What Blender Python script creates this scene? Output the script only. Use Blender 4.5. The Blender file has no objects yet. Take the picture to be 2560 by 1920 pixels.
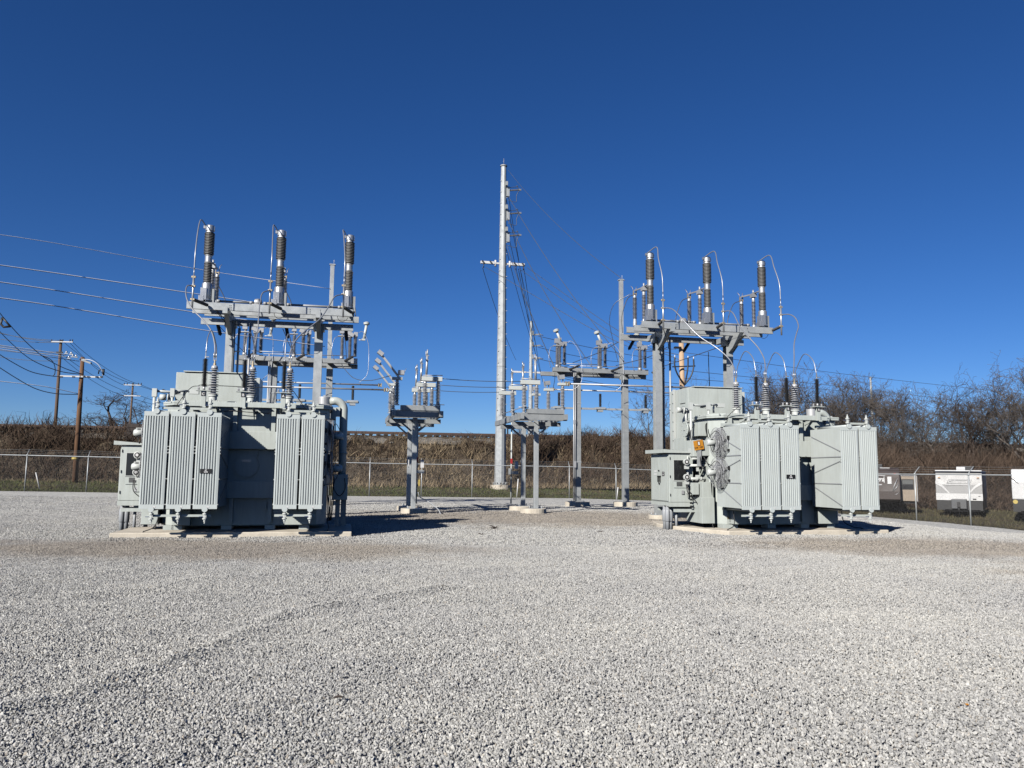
import bpy, math, random
from mathutils import Vector, Matrix
random.seed(7)
R = math.radians
PI = math.pi
PHI = R(12.0)                 # the yard grid is turned 12 degrees from the viewing direction
CP, SP = math.cos(PHI), math.sin(PHI)
scene = bpy.context.scene
COL = scene.collection
CAM_F, CAM_PITCH, CAM_ROLL, CAM_H = 1960.0, R(6.35), R(0.573), 1.6

def W(a, b, z=0.0):
    """yard coordinates (a right, b deep) to world"""
    return Vector((a*CP - b*SP, a*SP + b*CP, z))

def ray(u, v):
    x = (u-1280)/CAM_F; y = -(v-960)/CAM_F
    c, s = math.cos(CAM_ROLL), math.sin(CAM_ROLL)
    X = c*x - s*y; Y = s*x + c*y
    cp, sp = math.cos(CAM_PITCH), math.sin(CAM_PITCH)
    return (X, cp - sp*Y, sp + cp*Y)

def q(u, v, b):
    """survey helper: the yard point on the depth plane b seen at photo pixel (u, v)"""
    r = ray(u, v)
    ra, rb = r[0]*CP + r[1]*SP, -r[0]*SP + r[1]*CP
    t = b/rb
    return Vector((ra*t, b, CAM_H + r[2]*t))

def ss(e0, e1, x):
    t = max(0.0, min(1.0, (x-e0)/(e1-e0)))
    return t*t*(3-2*t)

def lerp_tab(tab, x):
    if x <= tab[0][0]: return tab[0][1]
    for (x0, y0), (x1, y1) in zip(tab, tab[1:]):
        if x <= x1: return y0 + (y1-y0)*(x-x0)/(x1-x0)
    return tab[-1][1]

ZA = [(-60, .45), (-30, .3), (-17.2, .18), (1.6, -.03), (14.4, -.115), (17.7, -.2), (25, -.4), (40, -.62), (80, -.7)]
def ground_z(a, b):
    far = lerp_tab(ZA, a)
    near = -.4*ss(15.0, 24.5, a) - .22*ss(25, 29, a)
    s = ss(26, 46, b)
    z = near*(1-s) + far*s
    if b > 50:
        z += (.55 - .0*a)*ss(50, 55.5, b) * (1-ss(80, 95, b))
    return z

# ---------------------------------------------------------------- tagging
def tag(o, label=None, cat=None, group=None, kind=None):
    if label: o['label'] = label
    if cat: o['category'] = cat
    if group: o['group'] = group
    if kind: o['kind'] = kind
    return o

class Root:
    pass

def root(name, pos, label, cat, group=None, rz=0.0):
    o = bpy.data.objects.new(name, None)
    o.empty_display_size = .3
    COL.objects.link(o)
    o.location = W(*pos); o.rotation_euler = (0, 0, PHI+rz)
    tag(o, label, cat, group)
    return o

# ---------------------------------------------------------------- mesh builder
# meshes whose pieces are bolted on one by one: each piece becomes an object of its own
EACH = dict(lid_bolts='bolt', rib='rib', foot='foot', stiffener='stiffener', lug='lug', stud_insulator='stud_insulator', post_insulator='post_insulator',
            anchor_bolt='anchor_bolt', step_bolts='step_bolt', pin_insulator='pin_insulator', bolts='bolt', brace_end='brace_end', side_brace='side_brace',
            cable_loop='cable_loop', drain_cable='cable', post='post', conduit='conduit', hinge='hinge', fan_clip='fan_clip', bolt_holes='bolt_hole',
            strain_insulator='strain_insulator', bracket_arm='bracket_arm', drive_rod='drive_rod', control_cables='control_cable', header_pipe='header_pipe',
            radiator_support='radiator_support', arm_insulator='arm_insulator', sign_marks='sign_mark', jumper='jumper', jacking_pad='jacking_pad',
            tube_clamp='tube_clamp', ground_cable='ground_cable', terminal_box='terminal_box', white_stripes='stripe', pale_flashes='flash', swoosh='swoosh',
            dead_end_clamps='dead_end_clamp', bracket='bracket', drive_pipe='drive_pipe', insulator_fitting='insulator_fitting', terminal_block='terminal_block',
            open_blade='open_blade', switch_blade='switch_blade', slide_rail='slide_rail', paper_label='paper_label', band='band', interrupter='interrupter_housing',
            barbed_wire='barbed_wire', platform='platform_beam', cross_arm='cross_arm', metal_collar='metal_collar', top_rail='top_rail')

class MB:
    def __init__(self, o=(0, 0, 0)):
        self.o = Vector(o); self.v = []; self.f = []; self.s = []; self.cuts = []
    def add(self, vs, fs, smooth=False):
        n = len(self.v); self.cuts.append((n, len(self.f)))
        self.v += [Vector(p) for p in vs]
        self.f += [tuple(i+n for i in f) for f in fs]
        self.s += [smooth]*len(fs)
        return self
    def box(self, x0, x1, y0, y1, z0, z1):
        vs = [(x0, y0, z0), (x1, y0, z0), (x1, y1, z0), (x0, y1, z0), (x0, y0, z1), (x1, y0, z1), (x1, y1, z1), (x0, y1, z1)]
        return self.add(vs, [(0, 3, 2, 1), (4, 5, 6, 7), (0, 1, 5, 4), (1, 2, 6, 5), (2, 3, 7, 6), (3, 0, 4, 7)])
    def cbox(self, c, sx, sy, sz, rot=None):
        M = rot if rot is not None else Matrix.Identity(3)
        c = Vector(c)
        vs = []
        for dz in (-1, 1):
            for dx, dy in ((-1, -1), (1, -1), (1, 1), (-1, 1)):
                vs.append(c + M @ Vector((dx*sx/2, dy*sy/2, dz*sz/2)))
        return self.add(vs, [(0, 3, 2, 1), (4, 5, 6, 7), (0, 1, 5, 4), (1, 2, 6, 5), (2, 3, 7, 6), (3, 0, 4, 7)])
    def beam(self, p0, p1, w, h, up=(0, 0, 1)):
        """rectangular bar from p0 to p1: w across, h along up"""
        p0, p1 = Vector(p0), Vector(p1)
        d = (p1-p0); L = d.length; d.normalize()
        up = Vector(up)
        if abs(d.dot(up)) > .99: up = Vector((0, 1, 0))
        x = d.cross(up).normalized(); z = x.cross(d).normalized()
        M = Matrix((x, d, z)).transposed()
        return self.cbox((p0+p1)/2, w, L, h, M)
    def prism(self, poly, z0, z1):
        n = len(poly)
        vs = [(x, y, z0) for x, y in poly] + [(x, y, z1) for x, y in poly]
        fs = [tuple(range(n-1, -1, -1)), tuple(range(n, 2*n))]
        fs += [(i, (i+1) % n, n+(i+1) % n, n+i) for i in range(n)]
        return self.add(vs, fs)
    def tube(self, pts, r, n=8, caps=True, smooth=True):
        pts = [Vector(p) for p in pts]
        m = len(pts)
        rs = r if isinstance(r, (list, tuple)) else [r]*m
        t0 = (pts[1]-pts[0]).normalized()
        ref = Vector((0, 0, 1)) if abs(t0.z) < .9 else Vector((1, 0, 0))
        x = t0.cross(ref).normalized()
        vs = []
        for i, p in enumerate(pts):
            if i == 0: t = t0
            elif i == m-1: t = (pts[-1]-pts[-2]).normalized()
            else: t = ((pts[i+1]-pts[i]).normalized() + (pts[i]-pts[i-1]).normalized()).normalized()
            x = (x - t*x.dot(t)).normalized(); y = t.cross(x)
            for k in range(n):
                a = 2*PI*k/n
                vs.append(p + (x*math.cos(a) + y*math.sin(a))*rs[i])
        fs = []
        for i in range(m-1):
            for k in range(n):
                k2 = (k+1) % n
                fs.append((i*n+k, i*n+k2, (i+1)*n+k2, (i+1)*n+k))
        self.add(vs, fs, smooth)
        if caps and n > 2:
            b = len(self.v) - m*n
            self.f.append(tuple(b+k for k in range(n-1, -1, -1))); self.s.append(False)
            self.f.append(tuple(b+(m-1)*n+k for k in range(n))); self.s.append(False)
        return self
    def lathe(self, prof, c=(0, 0, 0), axis=(0, 0, 1), n=16, smooth=False):
        """profile [(radius, height)] turned about axis through c"""
        c = Vector(c); ax = Vector(axis).normalized()
        ref = Vector((0, 0, 1)) if abs(ax.z) < .9 else Vector((1, 0, 0))
        x = ax.cross(ref).normalized(); y = ax.cross(x)
        vs = []
        for r, h in prof:
            for k in range(n):
                a = 2*PI*k/n
                vs.append(c + ax*h + (x*math.cos(a)+y*math.sin(a))*max(r, 1e-4))
        fs = []
        for i in range(len(prof)-1):
            for k in range(n):
                k2 = (k+1) % n
                fs.append((i*n+k, i*n+k2, (i+1)*n+k2, (i+1)*n+k))
        fs2 = [tuple(range(n-1, -1, -1)), tuple((len(prof)-1)*n+k for k in range(n))]
        self.add(vs, fs, smooth)
        b = len(self.v)-len(vs)
        for f in fs2:
            self.f.append(tuple(b+i for i in f)); self.s.append(False)
        return self
    def cyl(self, c, r, h, axis=(0, 0, 1), n=14, smooth=True):
        return self.lathe([(r, 0), (r, h)], c, axis, n, smooth)
    def sheds(self, c, z0, z1, rc, rs, n, axis=None, seg=16, taper=1.0, alt=1.0):
        """weather sheds of an insulator between heights z0 and z1"""
        prof = [(rc, z0)]
        p = (z1-z0)/n
        for i in range(n):
            t = i/(n-1) if n > 1 else 0
            k = 1 + (taper-1)*t
            rr = (rs if i % 2 == 0 else rc+(rs-rc)*alt)*k
            b = z0+p*i
            prof += [(rc*k, b+p*.30), (rr, b+p*.42), (rr, b+p*.56), (rc*k, b+p*.86)]
        prof.append((rc*taper, z1))
        return self.lathe(prof, c, axis or (0, 0, 1), seg)
    def shift(self, dx, dy, k=1.0):
        self.v = [Vector((p.x+dx, p.y+dy, 1.6+(p.z-1.6)*k)) for p in self.v]
        return self
    def build(self, name, mat, parent=None, at=None, bevel=0, label=None, cat=None, group=None, kind=None):
        if name in EACH and parent is not None and len(self.cuts) > 1:
            ends = self.cuts[1:]+[(len(self.v), len(self.f))]; first = None
            for (v0, f0), (v1, f1) in zip(self.cuts, ends):
                m = MB(self.o); m.v = self.v[v0:v1]; m.f = [tuple(i-v0 for i in f) for f in self.f[f0:f1]]; m.s = self.s[f0:f1]
                ob = m.build(EACH[name], mat, parent, at, bevel)
                first = first or ob
            return first
        me = bpy.data.meshes.new(name)
        me.from_pydata([p-self.o for p in self.v], [], self.f)
        me.polygons.foreach_set('use_smooth', self.s)
        me.materials.append(mat)
        me.update()
        ob = bpy.data.objects.new(name, me)
        COL.objects.link(ob)
        if parent is not None:
            ob.parent = parent
            if at is not None: ob.location = at
        else:
            ob.location = W(*self.o); ob.rotation_euler = (0, 0, PHI)
        if bevel:
            m = ob.modifiers.new('bevel', 'BEVEL'); m.width = bevel; m.segments = 2; m.limit_method = 'ANGLE'; m.angle_limit = R(40)
        tag(ob, label, cat, group, kind)
        return ob

def inst(src, parent, at=(0, 0, 0), name=None, rot=None):
    """another object sharing src's mesh, with copies of its children"""
    c = src.copy()
    COL.objects.link(c); c.parent = parent; c.location = at
    if rot: c.rotation_euler = rot
    for ch in [o for o in bpy.data.objects if o.parent == src]:
        d = ch.copy(); COL.objects.link(d); d.parent = c
    return c

def arc(p0, p1, sag, n=16, axis=(0, 0, -1)):
    p0, p1 = Vector(p0), Vector(p1); ax = Vector(axis)
    return [p0.lerp(p1, i/n) + ax*(4*sag*(i/n)*(1-i/n)) for i in range(n+1)]

def spline(ctrl, n=10):
    """Catmull-Rom through control points"""
    P = [Vector(p) for p in ctrl]
    P = [P[0]*2-P[1]] + P + [P[-1]*2-P[-2]]
    out = []
    for i in range(1, len(P)-2):
        a, b, c, d = P[i-1:i+3]
        for k in range(n):
            t = k/n
            out.append(.5*((2*b) + (c-a)*t + (2*a-5*b+4*c-d)*t*t + (3*b-a-3*c+d)*t**3))
    out.append(P[-2])
    return out

_dg = None
def text_obj(s, size, mat, parent, loc, face='-y', name='lettering', depth=.0015, shear=0, bold=0.0):
    cu = bpy.data.curves.new(name, 'FONT'); cu.body = s; cu.size = size; cu.align_x = 'CENTER'; cu.align_y = 'CENTER'
    cu.extrude = depth; cu.offset = bold; cu.shear = shear; cu.resolution_u = 3
    to = bpy.data.objects.new(name, cu); COL.objects.link(to)
    dg = bpy.context.evaluated_depsgraph_get(); dg.update()
    me = bpy.data.meshes.new_from_object(to.evaluated_get(dg))
    bpy.data.objects.remove(to); bpy.data.curves.remove(cu)
    me.materials.clear(); me.materials.append(mat); me.name = name
    ob = bpy.data.objects.new(name, me); COL.objects.link(ob)
    ob.parent = parent; ob.location = loc
    ob.rotation_euler = (R(90), 0, 0) if face == '-y' else (R(90), 0, R(-90))
    return ob

# ---------------------------------------------------------------- materials
def new_mat(name):
    m = bpy.data.materials.new(name); m.use_nodes = True
    nt = m.node_tree
    return m, nt, nt.nodes['Principled BSDF']

def nz(nt, scale, detail=4, rough=.55, vec=None, kind='ShaderNodeTexNoise'):
    n = nt.nodes.new(kind); n.inputs['Scale'].default_value = scale
    if kind == 'ShaderNodeTexNoise':
        n.inputs['Detail'].default_value = detail; n.inputs['Roughness'].default_value = rough
    if vec is not None: nt.links.new(vec, n.inputs['Vector'])
    return n

def objco(nt, kind='Object'):
    return nt.nodes.new('ShaderNodeTexCoord').outputs[kind]

def ramp(nt, src, stops):
    r = nt.nodes.new('ShaderNodeValToRGB')
    el = r.color_ramp.elements
    while len(el) < len(stops): el.new(.5)
    for e, (p, c) in zip(el, stops):
        e.position = p; e.color = (*c, 1) if len(c) == 3 else c
    nt.links.new(src, r.inputs[0])
    return r.outputs[0]

def mixc(nt, f, a, b, mode='MIX'):
    m = nt.nodes.new('ShaderNodeMix'); m.data_type = 'RGBA'; m.blend_type = mode
    for sock, val in ((m.inputs[0], f), (m.inputs[6], a), (m.inputs[7], b)):
        if hasattr(val, 'is_output'): nt.links.new(val, sock)
        elif isinstance(val, (int, float)): sock.default_value = val
        else: sock.default_value = (*val, 1)
    return m.outputs[2]

def bump(nt, bsdf, h, strength=.3, dist=.01):
    b = nt.nodes.new('ShaderNodeBump'); b.inputs['Strength'].default_value = strength; b.inputs['Distance'].default_value = dist
    nt.links.new(h, b.inputs['Height']); nt.links.new(b.outputs[0], bsdf.inputs['Normal'])

def paint(name, col, rough=.4, metal=0, var=.08, dirt=.12, scale=1.5, spec=.5):
    """painted or bare surface with slight tonal variation and weather streaks"""
    m, nt, b = new_mat(name)
    if metal < .3: col = tuple(c*.63 for c in col)
    co = objco(nt)
    mp = nt.nodes.new('ShaderNodeMapping'); mp.inputs['Scale'].default_value = (6, 6, .7)
    nt.links.new(co, mp.inputs['Vector'])
    n1 = nz(nt, scale, 5, .6, co); n2 = nz(nt, 2.2, 6, .65, mp.outputs[0])
    lo = tuple(c*(1-var) for c in col); hi = tuple(min(1, c*(1+var)) for c in col)
    c1 = ramp(nt, n1.outputs[0], [(.3, lo), (.7, hi)])
    dk = ramp(nt, n2.outputs[0], [(.42, (0, 0, 0)), (.75, (dirt, dirt, dirt))])
    nt.links.new(mixc(nt, dk, c1, tuple(c*.55*k for c, k in zip(col, (1.0, .93, .82)))), b.inputs['Base Color'])
    rr = ramp(nt, n1.outputs[0], [(.3, (rough*.85,)*3), (.7, (min(1, rough*1.2),)*3)])
    nt.links.new(rr, b.inputs['Roughness'])
    b.inputs['Metallic'].default_value = metal
    b.inputs['Specular IOR Level'].default_value = spec
    return m

def galv(name, base=.34, metal=.55, rough=.5, tint=(.96, 1.0, 1.03)):
    m, nt, b = new_mat(name)
    co = objco(nt)
    v = nt.nodes.new('ShaderNodeTexVoronoi'); v.inputs['Scale'].default_value = 38; nt.links.new(co, v.inputs['Vector'])
    n1 = nz(nt, 3.0, 5, .6, co)
    bw = nt.nodes.new('ShaderNodeRGBToBW'); nt.links.new(v.outputs['Color'], bw.inputs[0])
    a = ramp(nt, bw.outputs[0], [(0, tuple(base*.92*t for t in tint)), (1, tuple(base*1.07*t for t in tint))])
    d = ramp(nt, n1.outputs[0], [(.35, (.86, .86, .86)), (.65, (1, 1, 1))])
    nt.links.new(mixc(nt, 1.0, a, d, 'MULTIPLY'), b.inputs['Base Color'])
    b.inputs['Metallic'].default_value = metal
    rr = ramp(nt, n1.outputs[0], [(.3, (rough*.8,)*3), (.7, (rough*1.25,)*3)])
    nt.links.new(rr, b.inputs['Roughness'])
    return m

M = {}
M['paint'] = paint('transformer_grey_paint', (.54, .585, .55), .38, var=.06, dirt=.30)
M['rad'] = paint('radiator_grey_paint', (.58, .63, .615), .36, var=.05, dirt=.18)
M['white_pipe'] = paint('pale_conduit_paint', (.62, .65, .62), .4, var=.05)
M['dark'] = paint('dark_glass_panel', (.02, .021, .022), .18, dirt=.02)
M['vent'] = paint('perforated_panel', (.09, .092, .092), .5)
M['black'] = paint('black_rubber', (.012, .012, .013), .5, dirt=.03)
M['polymer'] = paint('dark_polymer', (.035, .036, .038), .5)
M['intr'] = paint('dark_grey_housing', (.15, .148, .142), .5, var=.1)
M['porc'] = paint('grey_porcelain', (.30, .30, .315), .22, var=.06)
M['porc_light'] = paint('light_grey_porcelain', (.50, .505, .52), .22, var=.04)
M['alu'] = paint('bare_aluminium', (.36, .37, .38), .36, metal=.7, var=.05)
M['alu_dull'] = paint('dull_aluminium', (.34, .345, .35), .5, metal=.5)
M['bronze'] = paint('bronze_fitting', (.36, .30, .20), .45, metal=.6)
M['galv'] = galv('galvanised_steel', .35, .3, .44, (.95, 1.0, 1.01))
M['galv_d'] = galv('weathered_galvanised_steel', .25, .22, .55, (.95, 1.0, 1.01))
M['mesh'] = galv('chain_link_wire', .075, .2, .6, (1, 1, 1))
M['concrete'] = None
M['wire_b'] = paint('aluminium_conductor', (.26, .27, .29), .35, metal=.5)
M['wire_w'] = paint('sunlit_conductor', (.95, .96, 1.0), .5)  # aluminium line with its sun glare put into a near-white base colour
M['wire_d'] = paint('weathered_conductor', (.10, .11, .12), .5, metal=.2)
M['white_sq'] = paint('white_enamel', (.75, .75, .74), .4)
M['sign_black'] = paint('black_label', (.012, .012, .012), .4, dirt=.02)
M['letter'] = paint('white_lettering', (.8, .8, .8), .5, var=.02, dirt=.02)
M['orange'] = paint('orange_sign', (.62, .27, .03), .45)
M['ink'] = paint('dark_ink', (.12, .05, .02), .5)
M['red'] = paint('red_enamel', (.45, .03, .03), .45)
M['yellow'] = paint('yellow_enamel', (.55, .42, .10), .5)
M['pvc'] = paint('grey_conduit', (.36, .38, .40), .45)
M['blue'] = paint('blue_handle', (.03, .05, .16), .4)

def concrete():
    m, nt, b = new_mat('cast_concrete')
    co = objco(nt)
    n1 = nz(nt, 2.2, 8, .65, co); n2 = nz(nt, 40, 4, .6, co)
    c = ramp(nt, n1.outputs[0], [(.25, (.33, .295, .235)), (.5, (.46, .415, .34)), (.75, (.54, .495, .41))])
    d = ramp(nt, n2.outputs[0], [(.3, (.8, .8, .8)), (.7, (1, 1, 1))])
    nt.links.new(mixc(nt, 1, c, d, 'MULTIPLY'), b.inputs['Base Color'])
    b.inputs['Roughness'].default_value = .85
    bump(nt, b, n2.outputs[0], .3, .01)
    return m
M['concrete'] = concrete()

def wood(name, c0, c1):
    m, nt, b = new_mat(name)
    co = objco(nt)
    mp = nt.nodes.new('ShaderNodeMapping'); mp.inputs['Scale'].default_value = (14, 14, .8); nt.links.new(co, mp.inputs[0])
    n = nz(nt, 1.6, 8, .7, mp.outputs[0])
    nt.links.new(ramp(nt, n.outputs[0], [(.3, c0), (.7, c1)]), b.inputs['Base Color'])
    b.inputs['Roughness'].default_value = .85
    bump(nt, b, n.outputs[0], .6, .02)
    return m
M['wood_d'] = wood('creosoted_pole', (.04, .020, .010), (.15, .075, .034))
M['wood_m'] = wood('brown_pole', (.045, .028, .018), (.11, .07, .045))
M['wood_l'] = wood('pale_pole', (.26, .17, .10), (.42, .30, .19))
M['tie'] = wood('railway_timber', (.012, .009, .008), (.045, .034, .028))
import numpy as np
rng = np.random.default_rng(11)

# ---------------------------------------------------------------- camera, sky, sun
cam = bpy.data.cameras.new('camera'); camo = bpy.data.objects.new('camera', cam); COL.objects.link(camo)
cam.sensor_width = 36; cam.lens = 36*CAM_F/2560; cam.clip_end = 3000; cam.clip_start = .05
camo.location = (0, 0, CAM_H)
camo.rotation_mode = 'QUATERNION'
camo.rotation_quaternion = (Matrix.Rotation(R(90)+CAM_PITCH, 3, 'X') @ Matrix.Rotation(CAM_ROLL, 3, 'Z')).to_quaternion()
scene.camera = camo
SUN_AZ, SUN_EL = R(33), R(30)       # light travels towards azimuth 30 deg right of the view
world = bpy.data.worlds.new('World'); scene.world = world; world.use_nodes = True
wn = world.node_tree; bg = wn.nodes['Background']
sky = wn.nodes.new('ShaderNodeTexSky'); sky.sky_type = 'NISHITA'; sky.sun_disc = False
sky.sun_elevation = SUN_EL; sky.sun_rotation = SUN_AZ + PI
sky.altitude = 2300; sky.air_density = .9; sky.dust_density = 1.8; sky.ozone_density = 6.0
hs = wn.nodes.new('ShaderNodeHueSaturation'); hs.inputs['Saturation'].default_value = 1.17; hs.inputs['Hue'].default_value = .5085
wn.links.new(sky.outputs[0], hs.inputs['Color']); wn.links.new(hs.outputs[0], bg.inputs[0]); bg.inputs[1].default_value = .054
sl = bpy.data.lights.new('sun', 'SUN'); sl.energy = 5.0; sl.angle = R(.5); sl.color = (1, .955, .89)
so = bpy.data.objects.new('sun', sl); COL.objects.link(so); so.location = (-20, -30, 30)
so.rotation_euler = Vector((math.sin(SUN_AZ)*math.cos(SUN_EL), math.cos(SUN_AZ)*math.cos(SUN_EL), -math.sin(SUN_EL))).to_track_quat('-Z', 'Y').to_euler()
scene.view_settings.view_transform = 'Standard'; scene.view_settings.look = 'None'
scene.view_settings.exposure = .8; scene.view_settings.gamma = 1
scene.render.engine = 'CYCLES'
scene.cycles.max_bounces = 6; scene.cycles.diffuse_bounces = 0; scene.cycles.glossy_bounces = 2

# ---------------------------------------------------------------- ground sheets
def grid_mesh(name, As, Bs, zf, mat, kind='structure', smooth=True):
    vs = [(a, b, zf(a, b)) for b in Bs for a in As]
    n = len(As)
    fs = [(j*n+i, j*n+i+1, (j+1)*n+i+1, (j+1)*n+i) for j in range(len(Bs)-1) for i in range(n-1)]
    me = bpy.data.meshes.new(name); me.from_pydata(vs, [], fs); me.materials.append(mat)
    me.polygons.foreach_set('use_smooth', [smooth]*len(fs)); me.update()
    o = bpy.data.objects.new(name, me); COL.objects.link(o); o.rotation_euler = (0, 0, PHI)
    if kind: o['kind'] = kind
    return o

def frange(a, b, s):
    n = max(1, int(round((b-a)/s)))
    return [a+(b-a)*i/n for i in range(n+1)]

def posmask(nt, blobs, soft=.35, nsc=.9):
    """organic patches (centre x, y, radius x, y) in world metres"""
    geo = nt.nodes.new('ShaderNodeNewGeometry')
    n = nz(nt, nsc, 4, .6, geo.outputs['Position'])
    out = None
    for cx, cy, rx, ry in blobs:
        mp = nt.nodes.new('ShaderNodeMapping')
        mp.inputs['Location'].default_value = (-cx/rx, -cy/ry, 0); mp.inputs['Scale'].default_value = (1/rx, 1/ry, 0)
        nt.links.new(geo.outputs['Position'], mp.inputs[0])
        L = nt.nodes.new('ShaderNodeVectorMath'); L.operation = 'LENGTH'; nt.links.new(mp.outputs[0], L.inputs[0])
        ad = nt.nodes.new('ShaderNodeMath'); ad.operation = 'MULTIPLY_ADD'; ad.inputs[1].default_value = 1.1
        nt.links.new(n.outputs[0], ad.inputs[0]); nt.links.new(L.outputs['Value'], ad.inputs[2])
        r = ramp(nt, ad.outputs[0], [(1.55/3-soft*.35, (1, 1, 1)), (1.55/3+soft*.2, (0, 0, 0))])
        # ramp input is scaled to 0..3
        sc = nt.nodes.new('ShaderNodeMath'); sc.operation = 'DIVIDE'; sc.inputs[1].default_value = 3
        nt.links.new(ad.outputs[0], sc.inputs[0]); nt.links.new(sc.outputs[0], r.node.inputs[0])
        bw = r
        if out is None: out = bw
        else:
            mx = nt.nodes.new('ShaderNodeMix'); mx.data_type = 'RGBA'; mx.blend_type = 'LIGHTEN'; mx.inputs[0].default_value = 1
            nt.links.new(out, mx.inputs[6]); nt.links.new(bw, mx.inputs[7]); out = mx.outputs[2]
    return out, geo

DUST = [(-6.2, 15.6, 5.6, 2.1), (1.5, 27.5, 8.5, 5.0), (9.6, 17.6, 5.0, 2.4), (13.5, 13.0, 5.0, 3.0), (-12.5, 11.5, 3.2, 1.6)]
def gravel_tone(nt, stone):
    """stone: colour socket for the single stones -> dusty patches mixed in"""
    mask, geo = posmask(nt, DUST)
    big = nz(nt, .35, 4, .6, geo.outputs['Position'])
    k = ramp(nt, big.outputs[0], [(.3, (.86, .86, .87)), (.7, (1.04, 1.03, 1.0))])
    base = mixc(nt, 1.0, stone, k, 'MULTIPLY')
    dusty = mixc(nt, 1.0, base, (.66, .59, .52), 'MULTIPLY')
    mm = nt.nodes.new('ShaderNodeMath'); mm.operation = 'MULTIPLY'; mm.inputs[1].default_value = .85
    nt.links.new(mask, mm.inputs[0])
    return mixc(nt, mm.outputs[0], base, dusty)

def mat_gravel():
    m, nt, b = new_mat('limestone_gravel')
    geo = nt.nodes.new('ShaderNodeNewGeometry')
    cols = []
    v = nt.nodes.new('ShaderNodeTexVoronoi'); v.inputs['Scale'].default_value = 26; nt.links.new(geo.outputs['Position'], v.inputs['Vector'])
    v2 = nt.nodes.new('ShaderNodeTexVoronoi'); v2.inputs['Scale'].default_value = 7; nt.links.new(geo.outputs['Position'], v2.inputs['Vector'])
    bw = nt.nodes.new('ShaderNodeRGBToBW'); nt.links.new(v.outputs['Color'], bw.inputs[0])
    bw2 = nt.nodes.new('ShaderNodeRGBToBW'); nt.links.new(v2.outputs['Color'], bw2.inputs[0])
    c = ramp(nt, bw.outputs[0], [(.1, (.26, .257, .24)), (.5, (.385, .381, .358)), (.9, (.53, .525, .495))])
    c2 = ramp(nt, bw2.outputs[0], [(.2, (.8, .8, .8)), (.8, (1.08, 1.08, 1.08))])
    cc = mixc(nt, 1.0, c, c2, 'MULTIPLY')
    nt.links.new(gravel_tone(nt, cc), b.inputs['Base Color'])
    b.inputs['Roughness'].default_value = .9
    inv = nt.nodes.new('ShaderNodeMath'); inv.operation = 'SUBTRACT'; inv.inputs[0].default_value = 1; nt.links.new(v.outputs['Distance'], inv.inputs[1])
    b.inputs['Specular IOR Level'].default_value = .15
    bump(nt, b, inv.outputs[0], .6, .02)
    return m
def mat_stone():
    m, nt, b = new_mat('crushed_stone')
    oi = nt.nodes.new('ShaderNodeObjectInfo')
    c = ramp(nt, oi.outputs['Random'], [(0, (.18, .18, .176)), (.25, (.265, .263, .253)), (.6, (.335, .332, .315)), (.93, (.425, .42, .397)), (1, (.27, .24, .20))])
    nt.links.new(gravel_tone(nt, c), b.inputs['Base Color'])
    b.inputs['Roughness'].default_value = .85
    return m
def mat_soil(name, cols, scale=.8, bumpd=.1):
    m, nt, b = new_mat(name)
    geo = nt.nodes.new('ShaderNodeNewGeometry')
    n1 = nz(nt, scale, 6, .65, geo.outputs['Position']); n2 = nz(nt, scale*14, 5, .7, geo.outputs['Position'])
    c = ramp(nt, n1.outputs[0], cols)
    d = ramp(nt, n2.outputs[0], [(.3, (.5, .5, .5)), (.7, (1.25, 1.25, 1.25))])
    nt.links.new(mixc(nt, 1, c, d, 'MULTIPLY'), b.inputs['Base Color'])
    b.inputs['Roughness'].default_value = .95; b.inputs['Specular IOR Level'].default_value = .2
    bump(nt, b, n2.outputs[0], .9, bumpd)
    return m
MG, MS = mat_gravel(), mat_stone()
MF = mat_soil('shaded_fines', [(.3, (.17, .167, .16)), (.7, (.26, .256, .243))], 9, .03)  # fines under the stones, shade of the gaps put into a darker colour

RIDGES = [([(-3.6, 4.9), (-3.12, 5.42), (-2.85, 6.25), (-2.65, 6.9), (-2.5, 7.95), (-2.4, 8.8), (-1.85, 9.5), (-.9, 10.6)], .06, .14), ([(-6.4, 6.6), (-5.6, 9.0), (-4.3, 11.6)], .022, .3),
          ([(1.8, 4.0), (1.9, 7.2), (2.9, 10.5), (5.2, 13.5)], .02, .35), ([(-2.2, 4.0), (-1.4, 6.0), (-.4, 9.0)], .02, .25), ([(4.0, 6.0), (5.4, 9.4), (8.0, 12.0)], .02, .3)]
def wob(x, y):
    return (math.sin(x*1.7+y*.9)*math.sin(y*1.3-x*.4)+.6*math.sin(x*4.1-y*2.7)*math.sin(y*3.9+1.3))*.012 + .004*math.sin(13*x+7*y)*math.sin(11*y-5*x)
def gravel_z(a, b, ridges=True):
    z = ground_z(a, b)+.03
    if b < 45:
        w = W(a, b); x, y = w.x, w.y
        z += wob(x, y)
        if y < 15 and ridges:
            for pts, h, wd in RIDGES:
                for (x0, y0), (x1, y1) in zip(pts, pts[1:]):
                    dx, dy = x1-x0, y1-y0
                    t = max(0, min(1, ((x-x0)*dx+(y-y0)*dy)/(dx*dx+dy*dy)))
                    d2 = (x-x0-t*dx)**2+(y-y0-t*dy)**2
                    if d2 < 4*wd*wd:
                        z += h*math.exp(-d2/(wd*wd))*(.85+.2*math.sin(5*x+6*y))
                        break
    return z

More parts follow.
